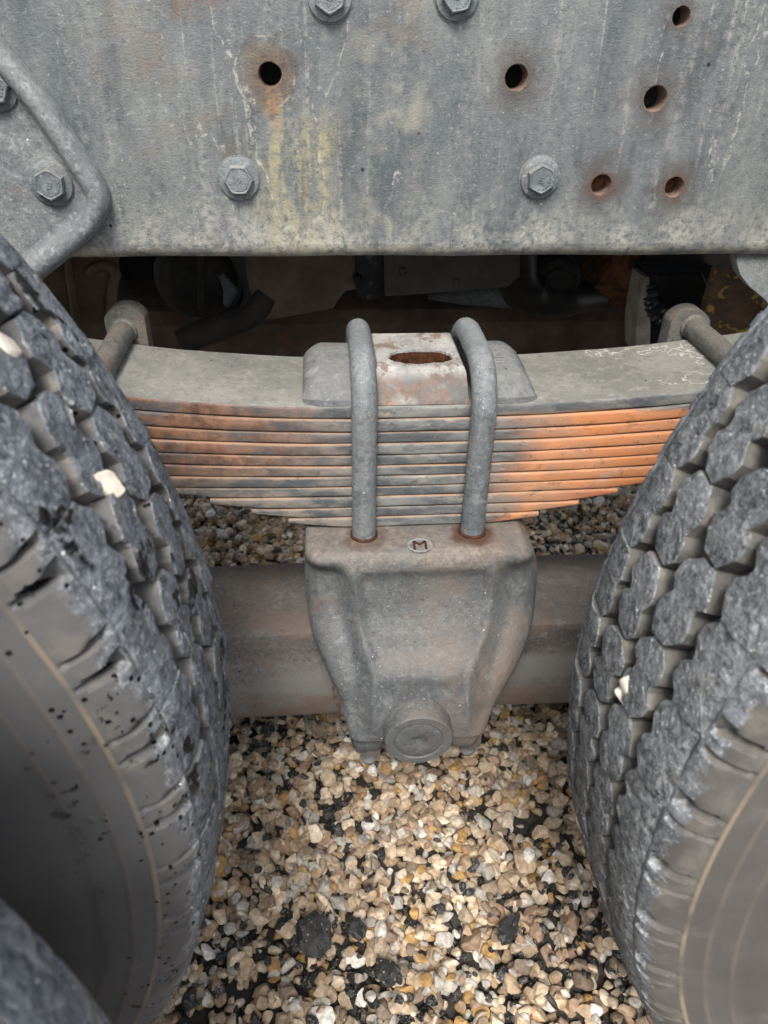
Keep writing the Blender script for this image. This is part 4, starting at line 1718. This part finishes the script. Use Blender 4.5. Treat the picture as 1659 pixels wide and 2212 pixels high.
# oily joint
t = thing('driveshaft_joint', 'black oily driveshaft joint with wet highlights under the rail', 'driveshaft', (at(1150, 640, 1.0)[0], 1.0, at(1150, 660, 1.0)[1]))
mb = MB()
P = lambda a, b_, y: (at(a, b_, y)[0], y, at(a, b_, y)[1])
mb.tube(spline([P(1110, 500, .99), P(1115, 590, .99), P(1150, 640, .99), P(1230, 645, 1.0), P(1290, 640, 1.02)], 6), [.030] * 7 + [.028] * 6 + [.024] * 6 + [.022] * 6, 20)
add(t, mb, 'yoke', MT['black'], 50)
mb = MB()
x, z = at(1195, 600, 1.0)
mb.lathe_y((x, 1.0, z), [(.05, .034), (-.01, .034), (-.016, .028), (-.016, .018), (-.02, .016), (-.022, .0001)], 28)
add(t, mb, 'bearing_cup', MT['black'], 35)
mb = MB()
mb.tube([P(1290, 560, 1.03), P(1350, 585, 1.03), P(1440, 580, 1.03)], [.045, .050, .044], 24)
add(t, mb, 'rusty_flange', MT['rust'], 50)
mb = MB()
mb.tube([P(925, 640, 1.06), P(1000, 640, 1.05), P(1110, 635, 1.03)], [.004, .012, .020], 14)
add(t, mb, 'shaft_tube', MT['ubolt'], 50)

# pale cut plate and its welded black bracket
t = thing('welded_bracket', 'black bracket with a thick wavy weld on a pale cut plate edge', 'bracket', (at(1420, 745, .86)[0], .86, at(1420, 750, .86)[1]))
mb = MB()
q = [at(a, b_, .86) for a, b_ in ((1392, 600), (1384, 640), (1376, 690), (1373, 720), (1374, 765), (1404, 765), (1406, 700), (1402, 660), (1404, 600))]
mb.prism_y(q, .86, .90, .002)
add(t, mb, 'plate_edge', MT['tan'], 30)
mb = MB()
q = [at(a, b_, .87) for a, b_ in ((1400, 590), (1402, 700), (1410, 770), (1470, 770), (1520, 760), (1540, 640), (1520, 590))]
mb.prism_y(q, .87, .92, .004)
add(t, mb, 'gusset', MT['black'], 30)
mb = MB()
cv = spline([P(1404, 612, .865), P(1410, 645, .862), P(1428, 668, .860), P(1452, 678, .862), P(1476, 676, .866)], 10)
mb.tube(cv, [.0075 + .0016 * math.sin(i * 1.9) for i in range(len(cv))], 14)
cv2 = spline([P(1398, 640, .862), P(1406, 672, .860), P(1424, 694, .860), P(1440, 700, .862)], 8)
mb.tube(cv2, [.0055 + .0015 * math.sin(i * 2.2) for i in range(len(cv2))], 12)
add(t, mb, 'weld_bead', MT['black'], 60)

t = dark_part('torque_plate', 'rusty slanted plate with flakes of old yellow paint behind the dry tyre', 'plate',
              [(1562, 560), (1600, 590), (1690, 680), (1700, 800), (1500, 800), (1512, 740), (1530, 668)], .84, .02, MT['yellow'])
dark_part('filler_plate', 'black plate filling the space under the rail end', 'cross member',  # plain black plate filling the space behind the brackets
          [(1380, 470), (1400, 640), (1450, 770), (1760, 770), (1760, 470)], .98, .06, MT['black'])
t = thing('drain_plug', 'small dull stub poking down below the rail near the bracket corner', 'plug', (*[at(1552, 560, .80)[0]], .80, at(1552, 570, .80)[1]))
mb = MB()
x, z = at(1552, 556, .80)
mb.loft([[(x + r * math.cos(PI / 10 * k), .80 + r * math.sin(PI / 10 * k), z + dz) for k in range(20)] for r, dz in ((.016, .06), (.016, .0), (.014, -.005), (.009, -.007))])
add(t, mb, 'stub', MT['dull'])

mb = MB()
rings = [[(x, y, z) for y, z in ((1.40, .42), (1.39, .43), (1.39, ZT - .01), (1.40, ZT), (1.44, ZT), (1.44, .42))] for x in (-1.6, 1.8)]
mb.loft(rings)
o = mb.build('dark_backdrop', MT['black'])  # added black panel, hides bright openings and darkens the space
tag(o, 'wide black panel added to block bright openings between the chassis rails', 'backdrop')

# the far rail, and an unseen plate added to keep the middle dark
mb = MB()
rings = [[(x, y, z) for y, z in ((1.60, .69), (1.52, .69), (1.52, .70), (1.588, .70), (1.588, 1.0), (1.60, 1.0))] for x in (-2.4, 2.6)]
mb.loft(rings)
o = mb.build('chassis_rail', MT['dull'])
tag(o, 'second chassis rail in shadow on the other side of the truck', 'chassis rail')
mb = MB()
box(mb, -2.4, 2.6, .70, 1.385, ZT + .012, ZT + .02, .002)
o = mb.build('shade_plate', MT['dull'])
tag(o, 'unseen plate added above the chassis rails to shade the space between them', 'shade plate')
